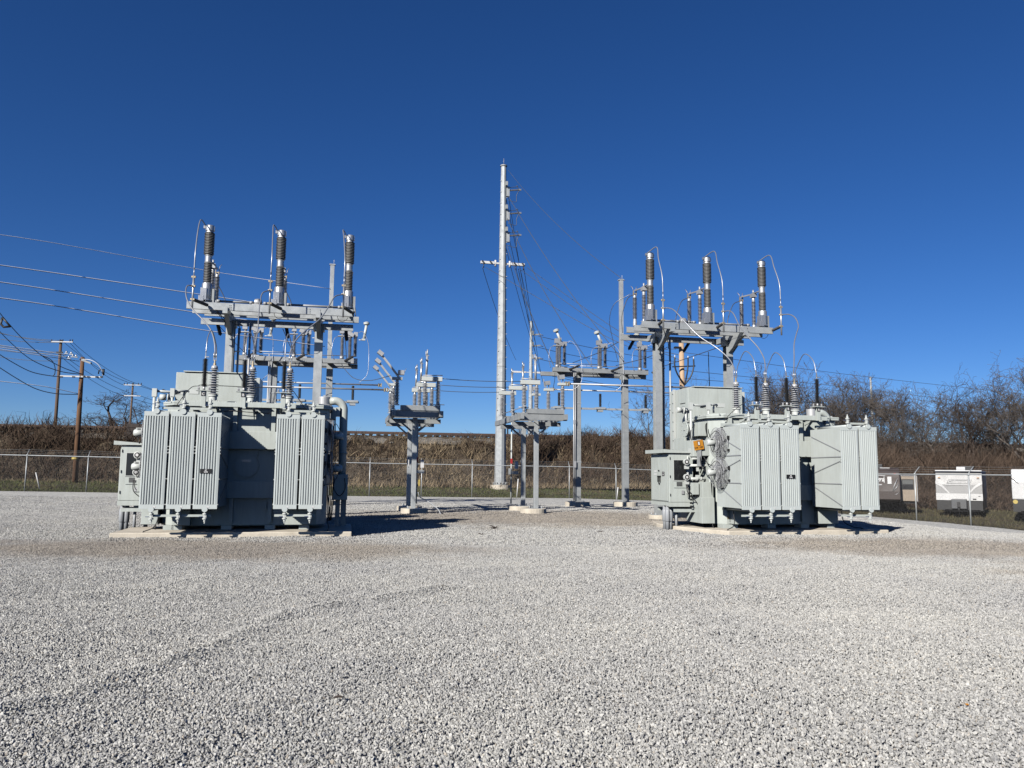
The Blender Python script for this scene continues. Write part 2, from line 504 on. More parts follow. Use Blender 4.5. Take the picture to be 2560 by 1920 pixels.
M['grass'] = mat_soil('winter_grass', [(.25, (.075, .055, .034)), (.45, (.058, .060, .026)), (.62, (.072, .072, .032)), (.8, (.13, .105, .06))], .5, .06)
M['dirtgrass'] = mat_soil('verge_ground', [(.25, (.072, .053, .036)), (.5, (.062, .052, .033)), (.65, (.062, .060, .028)), (.8, (.12, .098, .06))], .3, .06)
M['slope'] = mat_soil('embankment_earth', [(.25, (.04, .030, .022)), (.5, (.085, .066, .046)), (.68, (.15, .12, .085)), (.85, (.22, .18, .135))], .55, .25)
M['ballast'] = mat_soil('ballast_stone', [(.25, (.12, .105, .088)), (.5, (.21, .19, .16)), (.75, (.31, .285, .25))], 2.5, .15)

A_ = sorted(set(frange(-400, -60, 40)+frange(-60, 70, 2.0)+frange(70, 400, 40)))
B_ = sorted(set(frange(-200, -10, 30)+frange(-10, 50, 2.5)+frange(50, 56, 1)+frange(56, 100, 4)+frange(100, 700, 60)))
grid_mesh('ground', A_, B_, ground_z, M['dirtgrass'])

# gravel yard (fine near the camera), its edge along the fences
Ag = sorted(set(frange(-60, -14, 2.0)+frange(-14, 16, .2)+frange(16, 24.6, .7)))
Bg = sorted(set(frange(-25, 0, 2.5)+frange(0, 19, .2)+frange(19, 48.9, 1.2)))
def edge(a, b):
    return gravel_z(a, b, False)-(.012 if b < 26 else 0)
grid_mesh('gravel_yard', Ag, Bg, edge, MG)

# loose stones lying on the yard: too many to count, one object with instanced stones
def stone_field(name, poly_fn, density, smin, smax, seed, step):
    vs = []; fs = []
    ys, xs = poly_fn
    rows = frange(ys[0], ys[1], step)
    for y in rows:
        n = 150
        half = xs(y)
        for i in range(n+1):
            x = -half[0] + (half[0]+half[1])*i/n
            a, b = x*CP+y*SP, -x*SP+y*CP
            vs.append((x, y, gravel_z(a, b)+.003))
    n = 151
    for j in range(len(rows)-1):
        for i in range(n-1):
            fs.append((j*n+i, j*n+i+1, (j+1)*n+i+1, (j+1)*n+i))
    me = bpy.data.meshes.new(name); me.from_pydata(vs, [], fs); me.materials.append(MF)
    o = bpy.data.objects.new(name, me); COL.objects.link(o); o['kind'] = 'stuff'
    o['label'] = 'loose pale crushed limestone covering the yard'; o['category'] = 'gravel'
    ng = bpy.data.node_groups.new(name, 'GeometryNodeTree')
    ng.interface.new_socket('Geometry', in_out='INPUT', socket_type='NodeSocketGeometry')
    ng.interface.new_socket('Geometry', in_out='OUTPUT', socket_type='NodeSocketGeometry')
    N = ng.nodes; L = ng.links
    gi = N.new('NodeGroupInput'); go = N.new('NodeGroupOutput')
    dp = N.new('GeometryNodeDistributePointsOnFaces'); dp.inputs['Density'].default_value = density; dp.inputs['Seed'].default_value = seed
    L.new(gi.outputs[0], dp.inputs['Mesh'])
    jg = N.new('GeometryNodeJoinGeometry')
    for k in range(3):
        ico = N.new('GeometryNodeMeshIcoSphere'); ico.inputs['Radius'].default_value = 1; ico.inputs['Subdivisions'].default_value = 1
        sp = N.new('GeometryNodeSetPosition'); L.new(ico.outputs[0], sp.inputs[0])
        ntx = N.new('ShaderNodeTexNoise'); ntx.noise_dimensions = '4D'; ntx.inputs['W'].default_value = k*7.3+seed; ntx.inputs['Scale'].default_value = 1.3
        sb = N.new('ShaderNodeVectorMath'); sb.operation = 'SUBTRACT'; sb.inputs[1].default_value = (.5, .5, .5)
        scn = N.new('ShaderNodeVectorMath'); scn.operation = 'SCALE'; scn.inputs['Scale'].default_value = 2.6
        L.new(ntx.outputs['Color'], sb.inputs[0]); L.new(sb.outputs[0], scn.inputs[0]); L.new(scn.outputs[0], sp.inputs['Offset'])
        ss_ = N.new('GeometryNodeSetShadeSmooth'); ss_.inputs['Shade Smooth'].default_value = False
        L.new(sp.outputs[0], ss_.inputs[0])
        sm = N.new('GeometryNodeSetMaterial'); sm.inputs['Material'].default_value = MS; L.new(ss_.outputs[0], sm.inputs[0])
        g2 = N.new('GeometryNodeGeometryToInstance'); L.new(sm.outputs[0], g2.inputs[0]); L.new(g2.outputs[0], jg.inputs[0])
    ip = N.new('GeometryNodeInstanceOnPoints'); L.new(dp.outputs['Points'], ip.inputs['Points']); L.new(jg.outputs[0], ip.inputs['Instance'])
    ip.inputs['Pick Instance'].default_value = True
    def rv(lo, hi, sd, vec=True):
        r = N.new('FunctionNodeRandomValue'); r.data_type = 'FLOAT_VECTOR' if vec else 'FLOAT'
        if vec: r.inputs[0].default_value = lo; r.inputs[1].default_value = hi
        else: r.inputs[2].default_value = lo; r.inputs[3].default_value = hi
        r.inputs['Seed'].default_value = sd
        return r.outputs[0] if vec else r.outputs[1]
    L.new(rv((0, 0, 0), (6.28, 6.28, 6.28), seed+3), ip.inputs['Rotation'])
    sv = N.new('ShaderNodeVectorMath'); sv.operation = 'SCALE'
    L.new(rv((.7, .55, .4), (1.25, 1.0, .8), seed+5), sv.inputs[0]); L.new(rv(smin, smax, seed+9, False), sv.inputs['Scale'])
    L.new(sv.outputs[0], ip.inputs['Scale'])
    L.new(ip.outputs[0], go.inputs[0])
    md = o.modifiers.new('scatter', 'NODES'); md.node_group = ng
    return o
stone_field('gravel', ((2.8, 9.5), lambda y: (.70*y+2.2, .70*y+2.4)), 3400, .0060, .0142, 1, .12)
stone_field('gravel', ((9.5, 17.0), lambda y: (.69*y+1.6, .69*y+2.0)), 2100, .0065, .014, 2, .12)
stone_field('gravel', ((17.0, 27.0), lambda y: (.69*y+.8, min(.69*y+1.5, 17.5))), 720, .0085, .018, 3, .25)
stone_field('gravel', ((27.0, 39.0), lambda y: (.68*y, min(.69*y, 15.5))), 210, .012, .024, 4, .3)

# ---------------------------------------------------------------- railway embankment
random.seed(3)
EMB = [(54.8, .45), (56.5, .85), (58, 1.75), (60, 3.0), (61.6, 3.75), (62.6, 4.15), (63.1, 4.3)]
def emb_z(a, b):
    z = lerp_tab(EMB, b)
    k = ss(55, 57, b)*(1-ss(62, 63, b))
    z += k*(.28*math.sin(a*.9+math.sin(b*1.1)*2)*math.sin(b*.9+a*.35) + .16*math.sin(a*2.3+b*1.7)+.1*math.sin(a*5.1-b*3.3))
    return z
grid_mesh('embankment', frange(-130, 90, .45), frange(54.8, 63.1, .4), emb_z, M['slope'], smooth=False)
mb = MB()
for sgn in (1,):
    prof = [(61.5, 3.66), (62.0, 3.97), (62.9, 4.24), (63.55, 4.30), (64.3, 4.33), (65.2, 4.40), (66.8, 4.42), (68.5, 3.9), (78, -.4)]
    As = frange(-130, 90, .5)
    vs = []; fs = []
    for a in As:
        for b, z in prof:
            vs.append((a+random.uniform(-.1, .1), b+random.uniform(-.1, .1), z+random.uniform(-.05, .04)))
    n = len(prof)
    for i in range(len(As)-1):
        for j in range(n-1): fs.append((i*n+j, (i+1)*n+j, (i+1)*n+j+1, i*n+j+1))
    mb.add(vs, fs)
mb.build('ballast', M['ballast'], kind='structure')

rt = root('railway_track', (0, 65.2, 4.45), 'rusty railway track running along the top of the embankment', 'railway track')
rust = paint('rusty_rail', (.085, .045, .03), .7)
for b in (-.72, .72):
    m = MB().beam((-130, b, .17), (90, b, .17), .07, .16)
    m.build('rail', rust, rt)
src = MB().box(-.12, .12, -1.3, 1.3, -.06, .1).build('sleeper', M['tie'], rt, at=(-29.7, 0, 0))
for i in range(1, 98):
    c = src.copy(); COL.objects.link(c); c.location = (-29.7+i*.6, random.uniform(-.06, .06), random.uniform(-.02, .03))
m = MB()
for i in range(100): m.box(-30.42-i*.6, -30.18-i*.6, -1.3, 1.3, -.06, .1)
for i in range(60): m.box(29.2+i*.6, 29.44+i*.6, -1.3, 1.3, -.06, .1)
m.build('sleepers', M['tie'], rt, kind='stuff')

# old timbers stacked on the slope at left
tm = root('timber_stack', (q(345, 1075, 61.3).x, 61.3, 3.55), 'stack of dark old railway timbers on the embankment behind the left transformer', 'timber')
for k in range(4):
    for j in range(3):
        MB().box(-.7+random.uniform(-.1, .1), 2.6, -.5+j*.34, -.2+j*.34, k*.3, k*.3+.27).build('timber', M['tie'], tm)

# ---------------------------------------------------------------- spiky vegetation in bulk
def spikes(name, base, tip, width, mat, label, cat, kind='stuff', bend=.25):
    """thin two-segment blades or twigs; base/tip arrays (n,3) in yard coordinates"""
    n = len(base)
    d = tip-base
    L = np.linalg.norm(d, axis=1, keepdims=True)
    rnd = rng.normal(size=(n, 3)); side = np.cross(d, rnd); side /= np.linalg.norm(side, axis=1, keepdims=True)+1e-9
    w = width.reshape(-1, 1) if hasattr(width, 'reshape') else np.full((n, 1), width)
    mid = base+d*.5+rng.normal(size=(n, 3))*L*bend*.3
    V = np.stack([base-side*w/2, base+side*w/2, mid+side*w*.35, mid-side*w*.35, tip], axis=1).reshape(-1, 3)
    idx = np.arange(n)*5
    me = bpy.data.meshes.new(name)
    me.vertices.add(n*5); me.vertices.foreach_set('co', V.astype(np.float32).ravel())
    loops = np.stack([idx, idx+1, idx+2, idx+3, idx+3, idx+2, idx+4], axis=1).ravel()
    me.loops.add(len(loops)); me.loops.foreach_set('vertex_index', loops.astype(np.int32))
    starts = np.stack([np.arange(n)*7, np.arange(n)*7+4], axis=1).ravel(); tot = np.tile([4, 3], n)
    me.polygons.add(n*2); me.polygons.foreach_set('loop_start', starts.astype(np.int32)); me.polygons.foreach_set('loop_total', tot.astype(np.int32))
    me.materials.append(mat); me.update(calc_edges=True); me.validate()
    o = bpy.data.objects.new(name, me); COL.objects.link(o); o.rotation_euler = (0, 0, PHI)
    tag(o, label, cat, None, kind)
    return o

def veg(name, cols, scale=1.2):
    m, nt, b = new_mat(name)
    geo = nt.nodes.new('ShaderNodeNewGeometry')
    n1 = nz(nt, scale, 4, .6, geo.outputs['Position']); n2 = nz(nt, scale*9, 2, .6, geo.outputs['Position'])
    c = ramp(nt, n1.outputs[0], cols)
    d = ramp(nt, n2.outputs[0], [(.3, (.6, .6, .6)), (.7, (1.3, 1.3, 1.3))])
    nt.links.new(mixc(nt, 1, c, d, 'MULTIPLY'), b.inputs['Base Color'])
    b.inputs['Roughness'].default_value = .9; b.inputs['Specular IOR Level'].default_value = .15
    return m
M['straw'] = veg('dry_straw', [(.3, (.09, .066, .042)), (.55, (.20, .155, .10)), (.75, (.33, .27, .185))], .7)
M['twig'] = veg('dead_twigs', [(.3, (.036, .024, .017)), (.6, (.072, .050, .035)), (.8, (.12, .088, .063))], .8)
M['thick'] = veg('brown_thicket', [(.3, (.046, .033, .025)), (.6, (.080, .057, .042)), (.8, (.125, .095, .072))], .5)
M['bark'] = veg('grey_bark', [(.3, (.062, .052, .046)), (.6, (.105, .092, .082)), (.8, (.155, .14, .127))], 3)
M['bark_d'] = veg('dark_bark', [(.3, (.030, .024, .022)), (.7, (.075, .06, .052))], 3)
M['blade_r'] = veg('patchy_grass', [(.3, (.085, .066, .042)), (.55, (.060, .056, .028)), (.75, (.10, .085, .05))], .35)
M['blade'] = veg('short_grass', [(.3, (.12, .095, .048)), (.5, (.066, .078, .028)), (.72, (.078, .086, .033))], .6)

def emb_z_np(a, b):
    z = np.interp(b, [e[0] for e in EMB], [e[1] for e in EMB])
    k = np.clip((b-55)/2, 0, 1)*np.clip(63-b, 0, 1)
    return z + k*(.28*np.sin(a*.9+np.sin(b*1.1)*2)*np.sin(b*.9+a*.35)+.16*np.sin(a*2.3+b*1.7)+.1*np.sin(a*5.1-b*3.3))

# straw tufts over the slope, denser right of the left transformer
n = 26000
tc_a = rng.uniform(-32, 34, 1500); tc_b = rng.uniform(55.2, 62.6, 1500)
i = rng.integers(0, 1500, n)
a = tc_a[i]+rng.normal(0, .28, n); b = np.clip(tc_b[i]+rng.normal(0, .22, n), 54.9, 62.9)
pat = .5+.5*np.sin(a*.55+np.sin(b*1.3+a*.21)*1.7)*np.cos(a*.17+b*.9)
keep = ((a > -14) | (rng.random(n) < .14)) & (rng.random(n) < .25+pat) & ((b < 61.9+.5*np.sin(a*1.7)) | (a < -14) | (a > 17))
a, b = a[keep], b[keep]; n = len(a)
base = np.stack([a, b, emb_z_np(a, b)-.05], 1)
tip = base+np.stack([rng.normal(0, .22, n), rng.normal(-.18, .16, n), rng.uniform(.18, .75, n)], 1)
spikes('dry_grass', base, tip, .045, M['straw'], 'tan dry grass tufts on the railway embankment slope', 'grass')
# arching dark brambles
n = 30000
tc_a = np.concatenate([rng.uniform(-60, -13, 950), rng.uniform(-13, 36, 550), rng.uniform(12, 60, 500)]); tc_b = rng.uniform(55.6, 62.6, 2000)
i = rng.integers(0, 2000, n)
a = tc_a[i]+rng.normal(0, .5, n); b = np.clip(tc_b[i]+rng.normal(0, .35, n), 55.2, 63.0)
keep = (b < 61.7+.4*np.sin(a*2.1)) | (a < -14) | (a > 17); keep &= (a < -13) | (a > 14) | (rng.random(n) < 1.1-(.5+.5*np.sin(a*.55+np.sin(b*1.3+a*.21)*1.7)*np.cos(a*.17+b*.9)))
a, b = a[keep], b[keep]; n = len(a)
base = np.stack([a, b, emb_z_np(a, b)-.05], 1)
left = ((a < -13) | (a > 12)).astype(float)
hgt = rng.uniform(.25, 1.0, n)*(1+.5*left)
tip = base+np.stack([rng.normal(0, .6, n), rng.normal(-.2, .4, n), hgt], 1)
spikes('brambles', base, tip, .04, M['twig'], 'tangled brown brambles covering the embankment side', 'brambles', bend=.6)
# tan fringe at the toe and ragged grass on the verge
n = 9000
a = rng.uniform(-30, 30, n); b = 54.6+rng.normal(0, .35, n)
base = np.stack([a, b, np.full(n, .42)], 1); tip = base+np.stack([rng.normal(0, .15, n), rng.normal(-.1, .12, n), rng.uniform(.15, .55, n)], 1)
spikes('dry_grass', base, tip, .04, M['straw'], 'pale dry grass fringe at the foot of the embankment', 'grass')
n = 30000
a = rng.uniform(-30, 34, n); b = rng.uniform(49.6, 54.6, n)
zz = np.array([ground_z(x, y) for x, y in zip(a, b)])
base = np.stack([a, b, zz-.02], 1); tip = base+np.stack([rng.normal(0, .06, n), rng.normal(0, .06, n), rng.uniform(.06, .2, n)], 1)
spikes('grass', base, tip, .03, M['blade'], 'short green grass between the fence and the embankment', 'grass')
# verge grass right of the side fence, around the trailers
n = 24000
a = rng.uniform(25.2, 60, n); b = rng.uniform(22, 50, n)
zz = np.array([ground_z(x, y) for x, y in zip(a, b)])
base = np.stack([a, b, zz-.02], 1); tip = base+np.stack([rng.normal(0, .06, n), rng.normal(0, .06, n), rng.uniform(.06, .22, n)], 1)
spikes('grass', base, tip, .03, M['blade_r'], 'patchy winter grass around the parked trailers', 'grass')

# brown thicket behind the trailers
def thicket(name, na, cells, label):
    B_, T_, Wd = [], [], []
    for (a, b, z, h, n) in cells:
        base = np.stack([a+rng.normal(0, .35, n), b+rng.normal(0, .35, n), np.full(n, z)+rng.uniform(0, h*.55, n)], 1)
        d = np.stack([rng.normal(0, .42, n), rng.normal(0, .42, n), rng.uniform(.35, 1, n)], 1)
        L = rng.uniform(.25, .6, (n, 1))*h*np.clip(1.25-(base[:, 2:3]-z)/h, .35, 1)
        B_.append(base); T_.append(base+d*L); Wd.append(rng.uniform(.015, .045, n))
    return spikes(name, np.concatenate(B_), np.concatenate(T_), np.concatenate(Wd), M['thick'], label, 'thicket', bend=.5)
cells = []
for k in range(520):
    X = random.uniform(17, 50); Y = random.uniform(53, 66)
    a, b = X*CP+Y*SP, -X*SP+Y*CP
    h = random.uniform(3.6, 6.2)
    cells.append((a, b, ground_z(a, b)-.1, h, 150))
for k in range(160):
    X = random.uniform(20, 46); Y = random.uniform(51, 54)
    a, b = X*CP+Y*SP, -X*SP+Y*CP
    cells.append((a, b, ground_z(a, b)-.1, random.uniform(1.2, 2.4), 120))
thicket('thicket', 0, cells, 'dense brown leafless thicket behind the parked trailers')
cells = []
for k in range(110):
    a = random.uniform(13.5, 34); b = random.uniform(58.5, 63.2)
    cells.append((a, b, emb_z(a, b)-.1, random.uniform(.9, 1.9), 110))
thicket('thicket', 0, cells, 'brown brush growing over the embankment top behind the steel poles')
cells = []
for k in range(60):
    a = random.uniform(-34, -27) if k < 42 else random.uniform(-24, -20); b = random.uniform(72, 80)
    cells.append((a, b, 3.5, random.uniform(1.2, 2.4) if k < 42 else 1.4, 60))
thicket('thicket', 0, cells, 'low bare scrub on the skyline behind the tracks at far left')

# ---------------------------------------------------------------- bare trees
def tree(name, pos, h, seed, label, spread=.55, lean=0.0, trunk_r=.16, levels=5, mat='bark', upright=.35, xs=1.0, group=None, dens=1.0, fork=.22, nb=4):
    rnd = random.Random(seed)
    rt_ = root(name, pos, label, 'tree', group)
    tr = MB(); cr = MB(); 
    def grow(p, d, L, r, lev):
        segs = 4 if lev < 2 else 3
        pts = [p]; rs = [r]
        q_ = p; dd = d.copy()
        for i in range(segs):
            j = .16+.10*lev
            dd = (dd+Vector((rnd.gauss(0, j), rnd.gauss(0, j), rnd.gauss(0, j*.6)+.05*upright))).normalized()
            q_ = q_+dd*(L/segs); pts.append(q_); rs.append(max(.008, r*(1-(.42 if lev else .5)*(i+1)/segs)))
        (tr if lev == 0 else cr).tube(pts, rs, 7 if lev == 0 else (5 if lev < 2 else 3), caps=False)
        if lev >= levels: return
        n = int(round({0: nb+3, 1: nb+1, 2: nb, 3: nb, 4: nb-1}.get(lev, 3)*dens))
        for k in range(n):
            t = rnd.uniform(.28 if lev else fork, 1.0)
            if k == 0: t = 1.0
            f = t*segs; i0 = min(segs-1, int(f)); pp = pts[i0].lerp(pts[i0+1], f-i0)
            az = rnd.uniform(0, 2*PI); sp = spread*(.6+.8*rnd.random())
            if k == 0: sp *= .35
            ref = Vector((math.cos(az), math.sin(az), 0))
            nd = (dd*1.0+ref*sp*1.5+Vector((0, 0, upright))).normalized()
            grow(pp, nd, L*rnd.uniform(.5, .72)*(1.0 if lev else (1.15-.45*t)), max(.009, rs[i0]*rnd.uniform(.45, .62)), lev+1)
    grow(Vector((0, 0, -.1)), Vector((lean, 0, 1)).normalized(), h*.47, trunk_r, 0)
    top = max(v.z for v in cr.v)
    k_ = h/top
    for mm in (tr, cr): mm.v = [Vector((v.x*xs*(.5+.5*k_), v.y*xs*(.5+.5*k_), v.z*k_)) for v in mm.v]
    tr.build('trunk', M[mat], rt_); cr.build('crown', M[mat], rt_)
    return rt_

def world_to_yard(X, Y):
    return X*CP+Y*SP, -X*SP+Y*CP
def tree_px(u, vtop, Y, seed, label, name='bare_tree', zb=None, **k):
    r = ray(u, vtop); t = Y/r[1]
    a, b = world_to_yard(r[0]*t, Y)
    ztop = CAM_H+r[2]*t
    z0 = zb if zb is not None else ground_z(a, b)
    return tree(name, (a, b, z0), (ztop-z0)*1.0, seed, label, **k)
G = 'leafless trees along the back of the site'
tree_px(1622, 950, 78, 21, 'slim bare tree on the embankment seen between the right steel poles', spread=.5, levels=4, trunk_r=.10, nb=4, group=G)
tree_px(1735, 925, 74, 22, 'low grey bare tree just behind the pale wooden pole', levels=4, trunk_r=.10, group=G)
tree_px(1850, 905, 72, 23, 'bare tree showing above the right transformer beside its first bushing', trunk_r=.14, group=G, levels=4, nb=5, dens=1.15)
tree_px(1925, 900, 70, 24, 'bushy bare tree behind the middle bushing of the right transformer', trunk_r=.15, group=G, levels=4, nb=5, dens=1.15)
tree_px(1995, 915, 73, 25, 'bare tree behind the right transformer between its last two bushings', trunk_r=.13, group=G, levels=4, nb=5, dens=1.15)
tree_px(2085, 925, 66, 26, 'bare tree left of the distant grey power pole', trunk_r=.15, group=G, levels=4, nb=5, dens=1.15)
tree_px(2150, 930, 68, 27, 'spreading bare tree with a clump of old leaves in front of the distant grey pole', trunk_r=.16, group=G, levels=4, nb=5, dens=1.15)
tree_px(2215, 955, 66, 28, 'low bare tree right of the distant grey power pole', trunk_r=.12, group=G, levels=4, nb=5, dens=1.15)
tree_px(2280, 950, 64, 29, 'dense bare tree above the gap between brown and grey trailers', trunk_r=.16, group=G, levels=4, nb=5, dens=1.15)
tree_px(2340, 940, 63, 30, 'narrow bare tree close left of the tallest dark trunk', trunk_r=.14, group=G, levels=4, nb=5, dens=1.15)
tree_px(2402, 905, 60, 31, 'tall bare tree with one dark upright trunk above the grey trailer', trunk_r=.22, spread=.36, levels=5, mat='bark_d', upright=.6, group=G, nb=4)
tree_px(2470, 955, 64, 32, 'grey bare tree between the tall dark tree and the right edge tree', trunk_r=.14, group=G, levels=4, nb=5, dens=1.15)
tree_px(2512, 975, 61, 34, 'low bare tree left of the tree at the right edge', trunk_r=.12, group=G, levels=4, nb=5, dens=1.15)
tree_px(2580, 850, 58, 33, 'tallest bare tree, open crown, cut by the right edge of the view', trunk_r=.20, spread=.42, upright=.55, levels=5, group=G, nb=4)
tree_px(282, 962, 92, 41, 'lone spreading dark bare tree beyond the tracks at left', name='bare_tree', zb=1.6, trunk_r=.26, spread=1.0, mat='bark_d', upright=.08, levels=5, nb=4, fork=.12, xs=1.6, dens=1.0)
# ================================================================ power transformers
def radiator(parent, xc, d=1.33, hand=1):
    w = .255
    z0, z1 = .70, 2.84
    # fins: one mesh of closely stacked pressed plates
    m = MB()
    nf = 30
    for i in range(1, nf):
        y = .045+(d-.045)*i/(nf-1)
        m.box(-w, w, y-.011, y+.011, z0+.03, z1-.03)
    m.box(-w+.02, w-.02, .03, d-.02, z0+.10, z1-.10)      # oil channels joining the plates
    rad = m.build('radiator', M['rad'], parent, at=(xc, 0, 0))
    # pressed front plate with vertical flutes
    m = MB(); n = 8
    xs = [(-w, 0), (-w+.02, -.004)]
    pitch = (2*w-.07)/n
    for k in range(n):
        x = -w+.035+pitch*k
        xs += [(x, -.004), (x+pitch*.16, .012), (x+pitch*.28, .012), (x+pitch*.46, -.010), (x+pitch*.80, -.010)]
    xs += [(w-.02, -.004), (w, 0)]
    zs = [z0+.10, z1-.10]
    vs = [(x, y, z) for z in zs for x, y in xs]
    k = len(xs)
    m.add(vs, [(i, i+1, k+i+1, k+i) for i in range(k-1)])
    m.box(-w, w, .018, .034, z0, z1)
    m.box(-w, w, -.006, .018, z1-.10, z1); 
    m.prism([(-w, -.006), (w, -.006), (w, .018), (-w, .018)], z0, z0+.10)
    m.build('front_panel', M['rad'], rad, bevel=.003)
    m = MB()
    for zz in (z0-.005, z1+.01):
        m.cyl((0, d, zz), .045, -(d-.01)+0, (0, 1, 0), 12)
        m.cyl((0, -.03, zz), .062, .05, (0, 1, 0), 16)
    m.build('header_pipe', M['rad'], rad)
    # valve stacks above and below
    for nm, zz, s in (('top_valve', z1+.03, 1), ('drain_valve', z0-.03, -1)):
        m = MB()
        def ring(h0, r, h): m.lathe([(r, h0*s), (r, (h0+h)*s)] if s > 0 else [(r, (h0+h)*s), (r, h0*s)], (0, .05, zz), n=12)
        ring(.0, .022, .10); ring(.06, .05, .03); ring(.09, .03, .09); ring(.17, .052, .028); ring(.20, .026, .05); ring(.24, .014, .05)
        m.cbox((0, .05, zz+s*.13), .07, .05, .055)
        m.build(nm, M['white_pipe'], rad)
        MB().cbox((s*.0-.075, .05, zz+s*.14), .09, .018, .012).build('valve_lever', M['blue'], rad)
    MB().cbox((.06, -.008, z0+.045), .055, .004, .03).build('tag_plate', M['white_sq'], rad)
    # stiffening rods on both cheeks
    m = MB()
    for sx in (-1, 1):
        x = sx*(w+.006)
        rodz = [((.02, 2.20), (d-.04, 2.62)), ((.02, 2.06), (d, 2.05)), ((.02, 1.95), (d-.05, 1.62)), ((.02, 1.36), (d, 1.36)), ((.02, .80), (d-.12, 1.26))]
        for (y0, za), (y1, zb) in rodz:
            m.beam((x, y0, za), (x, y1, zb), .012, .02)
    m.build('side_brace', M['pvc'], rad)
    m = MB()
    for sx in (-1, 1):
        for zz in (2.07, 1.93, 2.0, 1.36, .8):
            m.cbox((sx*(w+.008), .012, zz), .018, .018, .02)
    m.build('brace_end', M['white_pipe'], rad)
    return rad

M['guard'] = paint('zinc_wire_guard', (.34, .35, .36), .5, metal=.35)
def fan(parent, x, y, z, s):
    """cooling fan blowing on the side of a radiator bank; s = -1 hangs on the left"""
    m = MB()
    R0 = .395
    for r in (R0, R0-.012):
        pass
    for rr, off in ((R0, 0), (R0, .13*s), (R0*.97, -.0), (.30, .115*s+.03*s), (.19, .15*s), (.10, .165*s)):
        pts = [(x+off, y+rr*math.cos(2*PI*k/36), z+rr*math.sin(2*PI*k/36)) for k in range(37)]
        m.tube(pts, .005, 4, caps=False)
    for k in range(64):
        a = 2*PI*k/64; c, sn = math.cos(a), math.sin(a)
        m.tube([(x, y+R0*c, z+R0*sn), (x+.13*s, y+R0*c, z+R0*sn), (x+.15*s, y+.29*c, z+.29*sn), (x+.165*s, y+.07*c, z+.07*sn)], .0028, 3, caps=False)
        m.tube([(x, y+R0*c, z+R0*sn), (x-.02*s, y+.1*c, z+.1*sn)], .0028, 3, caps=False)
    g = m.build('fan', M['guard'], parent)
    m = MB()
    for k in range(6):
        a = 2*PI*k/6
        rot = Matrix.Rotation(a, 3, 'X') @ Matrix.Rotation(R(26), 3, 'Z')
        ctr = Vector((x+.06*s, y, z)) + Matrix.Rotation(a, 3, 'X') @ Vector((0, 0, .20))
        m.cbox(ctr, .006, .16, .30, Matrix.Rotation(a, 3, 'X') @ Matrix.Rotation(R(28), 3, 'Z'))
    m.cyl((x+.02*s, y, z), .07, .08*s, (1, 0, 0), 14)
    m.build('fan_blades', M['alu_dull'], g)
    m = MB()
    m.lathe([(.06, .165*s), (.082, .18*s), (.085, .36*s), (.06, .39*s)], (x, y, z), (1, 0, 0), 16, True)
    m.cbox((x+.27*s, y, z+.085), .13, .11, .06)
    m.build('fan_motor', M['white_pipe'], g)
    MB().cbox((x+.27*s, y-.058, z+.085), .07, .004, .03).build('rating_plate', M['vent'], g)
    MB().tube(spline([(x+.3*s, y, z-.08), (x+.24*s, y-.08, z-.25), (x+.15*s, y-.25, z-.1), (x+.14*s, y-.28, z+.15), (x+.2*s, y-.12, z+.3), (x+.3*s, y+.05, z+.15)], 6), .008, 5).build('fan_cable', M['black'], g)
    m = MB()
    for dz in (-.44, .44):
        m.cbox((x-.03*s, y-.02, z+dz*.92), .05, .05, .035)
    m.cbox((x-.02*s, y-.39, z+.12), .06, .03, .10); m.cbox((x-.02*s, y-.39, z-.2), .06, .03, .06)
    m.build('fan_clip', M['black'], g)
    return g

